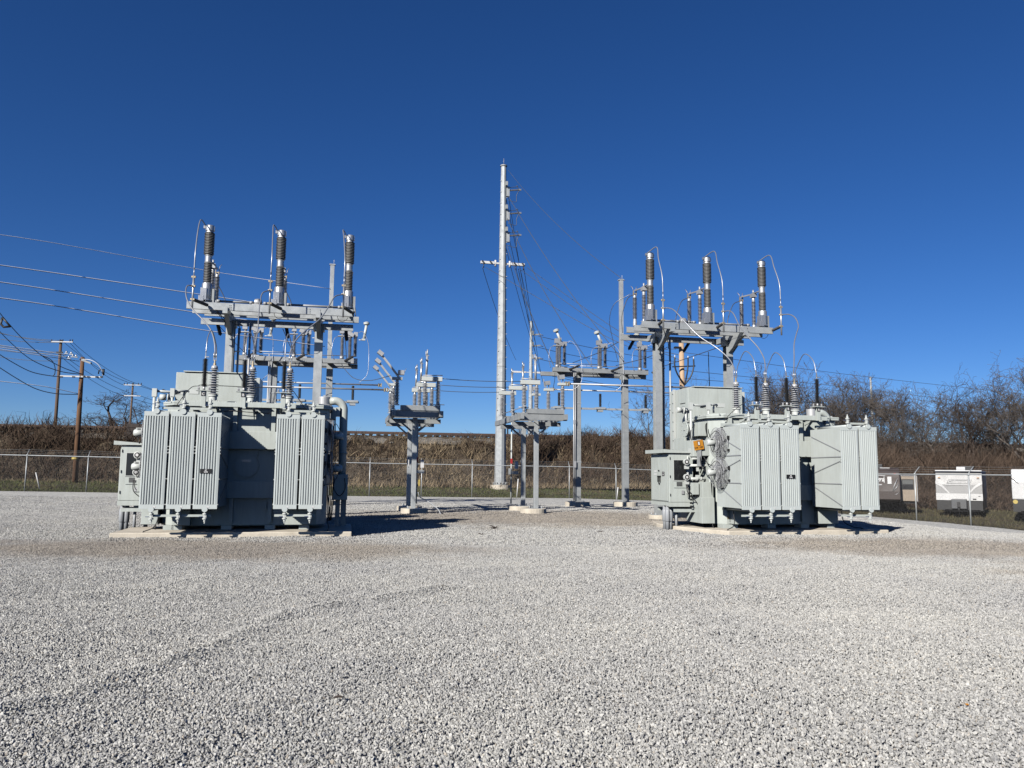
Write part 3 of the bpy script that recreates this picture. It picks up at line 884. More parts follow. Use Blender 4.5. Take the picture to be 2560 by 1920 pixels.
def transformer(pos, number, label, first):
    T = root('power_transformer', pos, label, 'transformer', 'power transformers')
    P = M['paint']
    # ---- tank
    plan = [(-1.87, 1.95), (-1.56, 1.56), (1.78, 1.56), (2.0, 1.86), (2.0, 3.02), (-1.87, 3.02)]
    def off(pl, d):
        cx = .06; cy = 2.3
        return [(x+d*(1 if x > cx else -1), y+d*(1 if y > cy else -1)) for x, y in pl]
    m = MB()
    m.prism(plan, .24, 3.12)
    m.prism(off(plan, -.05), .22, .26)
    tank = m.build('tank', P, T, bevel=.012)
    m = MB(); m.prism(off(plan, .085), 3.105, 3.15); m.prism(off(plan, .088), 3.153, 3.195); m.prism(off(plan, -.04), 3.195, 3.235)
    m.build('lid', P, tank, bevel=.006)
    m = MB()
    for x in [-1.75+.19*i for i in range(19)]:
        m.cyl((x, 1.505, 3.19), .016, .03); 
    for y in [1.9+.18*i for i in range(7)]:
        m.cyl((-1.91, y, 3.19), .016, .03); m.cyl((2.04, y, 3.19), .016, .03)
    m.build('lid_bolts', M['alu_dull'], tank)
    m = MB()
    for z0, z1 in ((2.07, 2.50), (.89, 1.30)):
        m.box(-1.80, 1.86, 1.375, 1.557, z0, z1)
    m.build('stiffener', P, tank, bevel=.008)
    m = MB()
    for x in (-1.45, -.22, .68, 1.50):
        m.box(x-.05, x+.05, 1.46, 1.557, .30, .888); m.box(x-.05, x+.05, 1.46, 1.557, 2.503, 3.10)
    m.build('rib', P, tank, bevel=.004)
    m = MB()
    for x in (-1.60, -1.42, -.30, .70, 1.50):
        m.box(x-.12, x+.12, 1.45, 1.80, .14, .245)
    m.build('foot', P, tank, bevel=.004)
    m = MB(); m.lathe([(.30, 0), (.30, -.035)], (.08, 1.557, 1.67), (0, 1, 0), 36)
    m.lathe([(.27, -.035), (.27, -.05)], (.08, 1.557, 1.67), (0, 1, 0), 36)
    for k in range(20):
        a = 2*PI*k/20; m.cyl((.08+.284*math.cos(a), 1.508, 1.67+.284*math.sin(a)), .012, .02, (0, 1, 0), 6)
    mh = m.build('manhole_cover', P, tank)
    MB().box(-.03, .19, 1.500, 1.506, 1.76, 1.82).build('nameplate', M['alu_dull'], mh)
    m = MB(); m.box(.52, .60, 1.49, 1.555, .62, .78); m.box(.30, .34, 1.47, 1.555, 1.9, 2.03)
    m.build('lug', P, tank)
    for x, z in ((-1.50, .42), (1.62, .42)):
        MB().box(x-.055, x+.055, 1.548, 1.556, z-.035, z+.035).build('ground_pad', M['bronze'], tank)
    # base corner boxes seen below the radiators
    m = MB(); m.box(-1.50, -1.10, 1.30, 1.556, .26, .66); m.box(1.05, 1.60, 1.34, 1.556, .26, .66)
    m.build('jacking_pad', P, tank, bevel=.006)
    # ---- radiators
    rads = []
    xs = (-1.685, -1.13, -.575, 1.13, 1.685)
    r0 = radiator(T, xs[0])
    for x in xs[1:]:
        rads.append(inst(r0, T, (x, 0, 0)))
    rads.insert(0, r0)
    # header manifolds to the tank
    m = MB()
    for xx in ((-1.685, -.575), (1.13, 1.685)):
        for z in (.665, 2.90):
            m.beam((xx[0]-.12, 1.30, z), (xx[1]+.12, 1.30, z), .07, .07)
            m.cyl(((xx[0]+xx[1])/2, 1.30, z), .06, .28, (0, 1, 0))
    for z, xx in ((2.93, (-1.6, -.6)), (.55, (-1.9, -.45)), (.55, (.9, 1.8)), (2.93, (1.15, 1.8))):
        m.beam((xx[0], .12, z), (xx[1], .12, z), .035, .05)
    m.build('radiator_support', P, T)
    # label on third radiator
    lb = MB().box(-.715, -.465, -.022, -.012, 1.487, 1.585).build('number_plate', M['sign_black'], T)
    text_obj('#'+number, .043, M['letter'], lb, (-.59, -.024, 1.557), bold=.0012)
    text_obj('XFR', .046, M['letter'], lb, (-.59, -.024, 1.513), bold=.0012)
    # ---- bushings
    bx = (-.87, .05, .97)
    bush = []
    for i, x in enumerate(bx):
        if i == 0:
            m = MB(); m.sheds((0, 0, 0), 3.43, 4.10, .066, .125, 11, seg=20, taper=.86)
            b0 = m.build('bushing', M['porc_light'], T, at=(x, 2.2, 0))
            m = MB(); m.lathe([(.17, 3.23), (.17, 3.27), (.10, 3.29), (.095, 3.40), (.12, 3.40), (.12, 3.44)], n=20)
            for k in range(8):
                a = 2*PI*k/8; m.cyl((.145*math.cos(a), .145*math.sin(a), 3.27), .012, .03, n=6)
            m.build('bushing_flange', M['white_pipe'], b0)
            m = MB(); m.lathe([(.075, 4.09), (.085, 4.12), (.07, 4.17), (.03, 4.19)], n=16, smooth=True)
            m.build('bushing_cap', M['porc_light'], b0)
            m = MB(); m.lathe([(.035, 4.18), (.035, 4.24), (.02, 4.25), (.02, 4.33)], n=10)
            m.build('terminal', M['bronze'], b0)
            m = MB()
            for dx in (-.028, .028):
                m.cbox((dx, 0, 4.35), .02, .035, .10); m.cyl((dx, 0, 4.38), .016, .13)
            m.build('lug', M['alu'], b0)
            bush.append(b0)
        else:
            bush.append(inst(b0, T, (x, 2.2, 0)))
    # ---- surge arresters on brackets, lettered C B A
    ax_ = (-.90, .0, .92)
    for i, (x, ch) in enumerate(zip(ax_, 'CBA')):
        m = MB(); m.sheds((x, 1.03, 0), 3.53, 4.19, .034, .066, 22, seg=12)
        ar = m.build('surge_arrester', M['black'], T)
        m = MB(); m.box(x-.17, x+.17, .94, 1.12, 3.42, 3.435)
        m.build('arrester_shelf', P, ar)
        m = MB()
        for dx in (-.12, .12):
            m.lathe([(.030, 3.435), (.018, 3.45), (.032, 3.462), (.018, 3.475), (.030, 3.487), (.014, 3.50), (.012, 3.53)], (x+dx, 1.03, 0), n=10)
        m.build('stud_insulator', M['porc_light'], ar)
        m = MB(); m.cbox((x, 1.03, 3.525), .29, .03, .012); m.cyl((x, 1.03, 3.44), .03, .09)
        m.build('arrester_base', M['alu_dull'], ar)
        m = MB(); m.box(x-.055, x+.055, .985, 1.075, 3.05, 3.42); m.box(x+.0, x+.075, .94, .985, 3.02, 3.06)
        br = m.build('bracket_post', P, ar, bevel=.004)
        pl = MB().box(x-.048, x+.048, .975, .984, 3.30, 3.39).build('letter_plate', M['sign_black'], ar)
        tx = text_obj(ch, .085, M['letter'], ar, (x, .972, 3.344), bold=.002)
        m = MB(); m.cyl((x, 1.03, 4.19), .018, .06); m.cbox((x+.03, 1.03, 4.24), .1, .035, .02); m.cbox((x, 1.03, 4.29), .022, .03, .11)
        m.build('terminal', M['alu'], ar)
        # jumper loop from the bushing to the arrester
        bxx = bx[i]
        top = Vector((bxx+.028, 2.2, 4.50)); pts = spline([top, top+Vector((.0, -.14, .20)), Vector(((x+bxx)/2, 1.62, 4.97)), Vector((x, 1.18, 4.74)), Vector((x, 1.03, 4.34))], 8)
        MB().tube(pts, .0125, 6).build('jumper', M['wire_b'], ar)
    m = MB(); m.box(-1.22, 1.22, 1.04, 1.12, 3.06, 3.17); m.box(-1.22, 1.22, 1.12, 1.16, 3.055, 3.075)
    for x in (-1.15, -.62, .22, .86):
        m.beam((x, 1.12, 3.07), (x, 1.55, 2.98), .05, .06)
        m.add([(x-.01, 1.13, 3.06), (x-.01, 1.52, 3.06), (x-.01, 1.52, 2.80), (x+.01, 1.13, 3.06), (x+.01, 1.52, 3.06), (x+.01, 1.52, 2.80)], [(0, 1, 2), (5, 4, 3), (0, 3, 4, 1), (1, 4, 5, 2), (2, 5, 3, 0)])
    m.build('arrester_beam', P, T, bevel=.004)
    # ground lead linking the arresters
    m = MB()
    m.tube(spline([(-1.02, 1.03, 3.54), (-.9, 1.0, 3.56), (.0, 1.0, 3.545), (.9, 1.0, 3.545), (1.1, 1.0, 3.52), (1.28, 1.05, 3.30), (1.42, 1.2, 3.10), (1.62, 1.3, 2.98), (1.95, 1.4, 2.98)], 8), .009, 5)
    m.tube(spline([(-1.02, 1.03, 3.54), (-1.2, 1.1, 3.50), (-1.45, 1.35, 3.25), (-1.62, 1.5, 3.02)], 8), .009, 5)
    m.tube(spline([(-.5, 1.5, 2.97), (-.3, 1.45, 3.0), (.1, 1.45, 2.97), (.7, 1.5, 2.96)], 6), .009, 5)
    m.build('ground_cable', M['black'], T)
    # ---- throat box behind
    m = MB()
    m.box(-1.94, -.22, 3.06, 4.35, .30, 4.08)
    bxp = m.build('cable_box', P, T, bevel=.01)
    m = MB(); m.box(-1.76, -.20, 3.02, 4.38, 4.10, 4.125)
    m.build('box_lid', P, bxp)
    m = MB(); m.box(-2.02, -1.945, 3.92, 3.98, .35, 4.10); m.box(-.215, .10, 3.5, 4.35, 3.2, 4.05)
    m.build('flange', M['white_pipe'], bxp)
    m = MB()
    for z in [.6+.28*i for i in range(13)]: m.cyl((-2.02, 3.95, z), .014, -.02, (1, 0, 0), 6)
    m.build('bolts', M['vent'], bxp)
    m = MB(); m.box(-2.05, -1.95, 3.1, 3.85, 1.4, 2.62); m.build('side_cover', P, bxp, bevel=.006)
    # ---- relief drum and large elbow pipe at right
    m = MB(); m.lathe([(.20, 3.235), (.20, 3.27), (.165, 3.30), (.165, 3.47), (.155, 3.49)], (1.84, 2.75, .02), n=24, smooth=False)
    m.cbox((1.84, 2.75, 3.53), .05, .05, .06)
    m.build('relief_drum', M['alu_dull'], T)
    m = MB()
    pts = [(1.98, 2.75, 3.40), (2.12, 2.75, 3.415)] + [(2.12+.24*math.sin(t), 2.75, 3.175+.24*math.cos(t)) for t in [R(10*i) for i in range(1, 10)]] + [(2.36, 2.75, 2.3), (2.37, 2.75, .95)]
    m.tube(pts, .105, 18)
    m.cyl((2.363, 2.75, 2.02), .125, .03, n=18)
    m.build('elbow_pipe', P, T)
    m = MB(); m.box(2.02, 2.16, 2.5, 2.9, 2.90, 3.22); m.box(2.16, 2.26, 2.6, 2.86, 3.0, 3.24)
    m.build('pipe_bracket', P, T)
    m = MB(); m.box(2.14, 2.52, 2.30, 2.85, .82, 1.47)
    jb = m.build('junction_box', P, T, bevel=.008)
    m = MB(); m.box(2.22, 2.34, 2.48, 2.64, .14, .82); m.box(2.36, 2.5, 2.62, 2.8, .14, .82)
    m.build('post', M['galv_d'], jb)
    MB().tube(spline([(2.2, 2.28, 1.36), (2.17, 2.2, 1.12), (2.32, 2.16, .93), (2.45, 2.2, 1.1), (2.44, 2.25, 1.38)], 8), .012, 5).build('cable_loop', M['black'], jb)
    # cables running down the right end onto the pad and into the gravel
    m = MB()
    m.tube(spline([(2.04, 1.9, .95), (2.08, 1.82, .6), (2.06, 1.7, .3), (2.1, 1.35, .17), (2.08, .92, .155), (2.15, .74, .02)], 8), .013, 5)
    m.tube(spline([(-1.72, .9, .62), (-1.72, .85, .42), (-1.78, .78, .25), (-1.95, .74, .17), (-1.98, .72, .155), (-1.99, .70, .0)], 8), .012, 5)
    for k in range(5):
        m.tube(spline([(2.03+.03*k, 2.0+.1*k, 2.9), (2.06+.03*k, 1.95+.08*k, 2.0), (2.03+.04*k, 1.95+.1*k, 1.1), (2.05+.02*k, 2.0+.08*k, .3)], 6), .012, 5)
    m.build('drain_cable', M['black'], T)
    # ---- fans, two at each end
    for s, x in ((-1, -1.985), (1, 1.985)):
        for z in (2.40, 1.62):
            fan(T, x, 1.0, z, s)
    # ---- control cabinet
    x0, x1, y0, y1, z0, z1 = -2.93, -2.22, 2.2, 3.48, .80, 2.13
    m = MB(); m.box(x0, x1, y0, y1, z0, z1)
    cab = m.build('control_cabinet', P, T, bevel=.01)
    m = MB(); m.add([(x0-.16, y0-.06, z1+.015), (x1+.03, y0-.06, z1+.015), (x1+.03, y1+.05, z1+.015), (x0-.16, y1+.05, z1+.015),
                     (x0-.16, y0-.06, z1+.115), (x1+.03, y0-.06, z1+.045), (x1+.03, y1+.05, z1+.045), (x0-.16, y1+.05, z1+.115)],
                    [(0, 3, 2, 1), (4, 5, 6, 7), (0, 1, 5, 4), (1, 2, 6, 5), (2, 3, 7, 6), (3, 0, 4, 7)])
    m.build('cabinet_roof', P, cab, bevel=.004)
    # front face: dark window, vent, small vent, bar
    MB().box(x0+.14, x1-.20, y0-.012, y0-.003, 1.40, 1.95).build('glass_panel', M['dark'], cab)
    m = MB()
    for a0, a1, c0, c1 in ((x0+.12, x1-.18, 1.95, 1.965), (x0+.12, x1-.18, 1.385, 1.40), (x0+.125, x0+.14, 1.40, 1.95), (x1-.20, x1-.185, 1.40, 1.95)):
        m.box(a0, a1, y0-.016, y0-.002, c0, c1)
    m.build('panel_frame', M['white_pipe'], cab)
    MB().box(x0+.22, x0+.38, y0-.010, y0-.002, 1.24, 1.355).build('vent', M['vent'], cab)
    m = MB(); m.box(x0+.14, x1-.05, y0-.018, y0-.002, 1.195, 1.207); m.build('drip_edge', P, cab)
    MB().box(x0+.36, x0+.43, y0-.03, y0-.002, 1.02, 1.12).build('outlet_cover', M['alu_dull'], cab)
    MB().cyl((x0+.52, y0-.03, 1.06), .032, .03, (0, 1, 0)).build('knob', M['white_pipe'], cab)
    # left face: two doors with handles, labels
    for ya, yb in ((y0+.05, (y0+y1)/2-.006), ((y0+y1)/2+.006, y1-.05)):
        MB().box(x0-.022, x0-.002, ya, yb, z0+.03, z1-.04).build('door', P, cab, bevel=.004)
    m = MB()
    yc = (y0+y1)/2
    for yy in (yc-.10, yc+.03):
        m.cbox((x0-.04, yy, 1.50), .04, .07, .035); m.cbox((x0-.045, yy, 1.42), .03, .03, .16)
    m.cbox((x0-.035, yc-.03, 1.30), .03, .05, .05); m.cbox((x0-.03, yc, 1.66), .03, .05, .04)
    m.build('handle', M['black'], cab)
    lp = MB().box(x0-.028, x0-.023, yc-.38, yc-.22, 1.51, 1.63).build('label_plate', M['sign_black'], cab)
    text_obj('#'+number, .045, M['letter'], cab, (x0-.030, yc-.30, 1.595), '-x', bold=.001)
    text_obj('XFR', .045, M['letter'], cab, (x0-.030, yc-.30, 1.545), '-x', bold=.001)
    m = MB(); m.box(x0-.027, x0-.023, yc+.18, yc+.36, 1.62, 1.67); m.box(x0-.027, x0-.023, yc+.18, yc+.36, 1.535, 1.58)
    m.build('paper_label', M['white_sq'], cab)
    m = MB()
    for z in (1.0, 1.5, 2.0): m.cbox((x0+.03, y0-.012, z), .012, .02, .07)
    m.build('hinge', M['black'], cab)
    m = MB(); m.box(x0-.01, x1+.05, y0-.02, y0+.04, z0-.12, z0-.004); m.box(x0-.01, x0+.05, y0+.04, y1, z0-.10, z0-.004)
    m.box(x0+.10, -1.60, y0-.10, y0-.04, z0-.26, z0-.18); m.box(x0+.10, -1.60, y0-.16, y0-.10, z0-.26, z0-.24)
    m.beam((x0+.12, y0+.3, z0-.22), (-1.9, y0+.3, z0-.22), .08, .1); m.beam((x0+.12, y1-.2, z0-.22), (-1.9, y1-.2, z0-.22), .08, .1)
    m.build('cabinet_frame', P, cab)
    # conduits from the ground up into the cabinet
    m = MB()
    cx = x0+.05
    for dx, dy in ((-.0, .0), (.10, .03), (.0, .2)):
        m.tube([(cx+dx, y0+.25+dy, 0), (cx+dx, y0+.25+dy, .68)], .05, 14)
        m.lathe([(.05, .26), (.068, .28), (.068, .56), (.05, .60)], (cx+dx, y0+.25+dy, 0), n=14, smooth=True)
    m.tube([(cx+.28, y0+.3, 0), (cx+.28, y0+.3, .6)], .035, 10); m.tube([(cx+.45, y0+.7, 0), (cx+.45, y0+.7, .6)], .05, 10)
    m.build('conduit', M['pvc'], cab)
    # ---- clutter on the left end of the tank
    m = MB()
    m.box(-2.30, -1.89, 2.0, 2.6, 2.05, 2.50); m.box(-2.20, -1.89, 1.66, 1.93, .92, 1.36); m.box(-2.12, -1.89, 2.0, 2.9, 2.62, 3.0)
    m.box(-2.42, -2.24, 1.80, 1.95, 1.02, 1.34)
    m.build('terminal_box', P, T, bevel=.008)
    m = MB(); m.box(-2.42, -2.12, 1.28, 1.56, 2.06, 2.46); m.shift(.3, .65, 1.03); m.build('relay_box', P, T, bevel=.01)
    m = MB()    # large flanged stub and tap pipe
    m.cyl((-2.02, 2.6, 2.83), .15, -.22, (1, 0, 0), 20); m.cyl((-2.24, 2.6, 2.83), .22, -.035, (1, 0, 0), 24)
    for k in range(10):
        a = 2*PI*k/10; m.cyl((-2.27, 2.6+.19*math.cos(a), 2.83+.19*math.sin(a)), .014, -.02, (1, 0, 0), 6)
    m.box(-2.30, -2.275, 2.56, 2.64, 2.8, 2.86)
    m.build('flanged_port', P, T)
    m = MB()
    m.tube([(-2.53, 1.62, 2.12), (-2.53, 1.62, 3.36)], .036, 12); m.cbox((-2.53, 1.62, 3.40), .11, .1, .20); m.cbox((-2.53, 1.62, 2.16), .13, .12, .2)
    m.tube([(-2.53, 1.62, 3.44), (-2.2, 1.75, 3.44), (-1.98, 1.8, 3.44)], .03, 10); m.cbox((-2.0, 1.85, 3.44), .28, .12, .11)
    m.tube([(-2.08, 1.45, 2.50), (-2.08, 1.45, 3.38)], .030, 12); m.cbox((-2.08, 1.45, 3.40), .10, .09, .2)
    m.tube([(-2.08, 1.45, 3.44), (-1.75, 1.6, 3.46)], .028, 10); m.cbox((-1.62, 1.66, 3.45), .24, .12, .11)
    m.tube([(-1.84, 1.62, 3.24), (-1.84, 1.62, 3.45)], .03, 8)
    m.cyl((-2.44, 2.45, 3.36), .075, -.14, (1, 0, 0), 16); m.cyl((-2.36, 2.45, 3.36), .105, -.03, (1, 0, 0), 18); m.cyl((-2.25, 2.45, 3.36), .06, -.12, (1, 0, 0), 14)
    m.tube([(-2.3, 2.45, 3.30), (-2.3, 2.45, 3.05), (-2.1, 2.45, 3.02)], .035, 10)
    m.tube([(-2.28, 2.2, 3.05), (-1.9, 2.0, 3.12)], .05, 10)
    m.shift(.28, .60, 1.03); m.build('riser_pipe', M['white_pipe'], T)
    MB().cbox((-2.46, 2.30, 3.53), .03, .30, .02).shift(.28, .6, 1.03).build('valve_wheel', M['black'], T)
    m = MB()
    m.tube([(-2.80, 1.30, 1.80), (-2.10, 1.38, 1.80), (-1.9, 1.5, 1.80)], .034, 12)
    m.tube([(-2.80, 1.30, 1.45), (-2.45, 1.34, 1.45), (-1.95, 1.5, 1.45)], .040, 12)
    m.lathe([(.06, -.0), (.06, .05)], (-2.58, 1.32, 1.45), (1, 0, 0), 14); m.lathe([(.06, 0), (.06, .05)], (-2.46, 1.33, 1.45), (1, 0, 0), 14)
    m.cbox((-2.52, 1.32, 1.5), .1, .08, .1)
    m.tube([(-2.70, 1.26, 1.98), (-2.3, 1.4, 1.98)], .028, 10)
    m.tube([(-2.75, 1.28, 1.28), (-2.05, 1.36, 1.27)], .028, 10); m.cbox((-2.42, 1.33, 1.28), .12, .07, .07)
    m.tube([(-2.77, 1.40, .95), (-2.77, 1.40, 2.05)], .022, 8)
    m.cbox((-2.52, 1.32, 1.7), .06, .05, .1)
    m.shift(.375, .75, 1.04); m.build('pipework', M['white_pipe'], T)
    for z in (1.89, 1.49):
        m = MB(); m.lathe([(.085, 0), (.085, -.07), (.062, -.075)], (-2.88, 1.26, z), (0, 1, 0), 20).shift(.375, .78, 1.04)
        gg = m.build('gauge', M['white_pipe'], T)
        MB().lathe([(.064, -.076), (.050, -.080)], (-2.88, 1.26, z), (0, 1, 0), 20).shift(.375, .78, 1.04).build('gauge_dial', M['black'], gg)
        MB().lathe([(.034, -.081), (.030, -.083)], (-2.88, 1.26, z), (0, 1, 0), 16).shift(.375, .78, 1.04).build('gauge_glass', M['white_sq'], gg)
        MB().cbox((-2.85, 1.28, z-.14), .11, .08, .09).shift(.375, .78, 1.04).build('gauge_box', M['white_pipe'], gg)
    m = MB()
    for k, (p) in enumerate((
        [(-2.42, 1.6, 2.95), (-2.62, 1.5, 2.7), (-2.58, 1.5, 2.45), (-2.45, 1.4, 2.3)],
        [(-2.85, 1.26, 1.30), (-2.80, 1.2, 1.1), (-2.55, 1.15, .95), (-2.40, 1.25, .75), (-2.30, 1.3, .9), (-2.3, 1.35, 1.1)],
        [(-2.88, 1.26, 1.30), (-2.84, 1.2, 1.05), (-2.62, 1.2, .85), (-2.52, 1.25, .65), (-2.50, 1.3, .55)],
        [(-2.75, 1.3, 1.2), (-2.6, 1.2, 1.18), (-2.38, 1.2, 1.0), (-2.35, 1.25, .8), (-2.48, 1.3, .62), (-2.6, 1.4, .7)],
        [(-2.36, 1.25, 2.05), (-2.30, 1.1, 1.85), (-2.12, 1.05, 1.80), (-1.98, 1.0, 1.95)],
        [(-2.46, 1.25, 2.1), (-2.50, 1.1, 1.8), (-2.35, 1.0, 1.55), (-2.3, .95, 1.40), (-2.25, 1.0, .9), (-2.26, 1.0, .35), (-2.24, .9, .17), (-2.1, .78, .15), (-2.06, .72, .02)],
        [(-2.15, 1.3, 2.9), (-2.2, 1.25, 2.7), (-2.14, 1.2, 2.5)], [(-2.0, 1.4, 2.98), (-2.25, 1.3, 2.9), (-2.24, 1.25, 2.6), (-2.14, 1.2, 2.46)])):
        m.tube(spline(p, 7), .012, 6)
    for zz in [.72+.09*i for i in range(6)]:
        m.cbox((-2.70, 1.35, zz), .05, .05, .05)
    m.shift(.33, .68, 1.03); m.build('control_cables', M['black'], T)
    # warning sign with tilted plate
    sg = MB().cbox((-2.52, 1.20, 2.34), .28, .012, .25, Matrix.Rotation(R(-10), 3, 'Y')).shift(.33, .68, 1.03).build('warning_sign', M['orange'], T)
    MB().cbox((-2.52, 1.19, 2.385), .075, .006, .115, Matrix.Rotation(R(-10), 3, 'Y')).shift(.33, .68, 1.03).build('sign_symbol', M['ink'], sg)
    MB().cbox((-2.52, 1.186, 2.385), .045, .006, .085, Matrix.Rotation(R(-10), 3, 'Y')).shift(.33, .68, 1.03).build('sign_symbol', M['letter'], sg)
    m = MB()
    for k, wd in enumerate((.022, .014, .03, 0, .012, .03, .02)):
        if wd: m.cbox((-2.635+k*.036, 1.189, 2.262+k*.006), wd, .006, .034 if k % 2 else .03, Matrix.Rotation(R(-10), 3, 'Y'))
    m.shift(.33, .68, 1.03); m.build('sign_marks', M['ink'], sg)
    m = MB(); m.box(-2.55, -2.44, 1.21, 1.26, 1.78, 2.5); m.shift(.33, .68, 1.03); m.build('sign_bracket', M['galv'], T)
    # hand wheel
    m = MB()
    for rr in (.115,):
        m.tube([(-2.36+.04, 1.55+0, .5)]*1+[(-2.36, 1.40, .5)], .012, 6)
    pts = [(-2.32+.12*math.cos(2*PI*k/24), 1.38, .52+.12*math.sin(2*PI*k/24)) for k in range(25)]
    m.tube(pts, .012, 6, caps=False)
    for k in range(3):
        a = PI*k/3; m.tube([(-2.32-.12*math.cos(a), 1.38, .52-.12*math.sin(a)), (-2.32+.12*math.cos(a), 1.38, .52+.12*math.sin(a))], .009, 5)
    m.cyl((-2.32, 1.36, .52), .035, .25, (0, 1, 0))
    m.shift(.3, .62, 1.0); m.build('hand_wheel', M['alu_dull'], T)
    m = MB(); m.box(-2.25, -1.88, 1.62, 2.6, .26, .95)
    m.build('end_step', P, T, bevel=.01)
    return T

T1 = transformer((-2.40, 18.6, 0), '1', 'left grey-green power transformer with black plate #1 XFR on its third radiator panel', True)
T2 = transformer((11.68, 18.1, 0), '2', 'right grey-green power transformer with black plate #2 XFR and orange sign at its end', False)

def pad(name, o, poly, z1, label, rz=0):
    mb = MB(o)
    mb.prism([(o[0]+x, o[1]+y) for x, y in poly], -.25, z1)
    return mb.build(name, M['concrete'], bevel=.02, label=label, cat='concrete pad', group='concrete pads under the transformers')
pad('concrete_pad', (-2.40, 18.6, 0), [(-2.66, .62), (2.64, .66), (2.64, 3.25), (-1.2, 3.25), (-2.66, 2.35)], .14, 'pale rectangular concrete pad under the left transformer')
pad('concrete_pad', (11.68, 18.1, 0), [(-2.0, .62), (2.66, .62), (2.66, 4.6), (-2.45, 4.6), (-2.72, 3.6), (-2.72, 2.5), (-2.45, 1.6)], .14, 'pale concrete pad with a cut corner under the right transformer')
# ================================================================ switch structures
def ibeam_pair(m, p0, p1, h, w=.0):
    pass

def footing(name, a, b, r, z1, label, mat=None):
    z0 = ground_z(a, b)
    m = MB((a, b, z0)); m.lathe([(r, -.3), (r, z1), (r-.02, z1+.012)], (a, b, z0), n=28)
    return m.build(name, M['concrete'], label=label, cat='footing', group='round concrete footings of the steel stands')

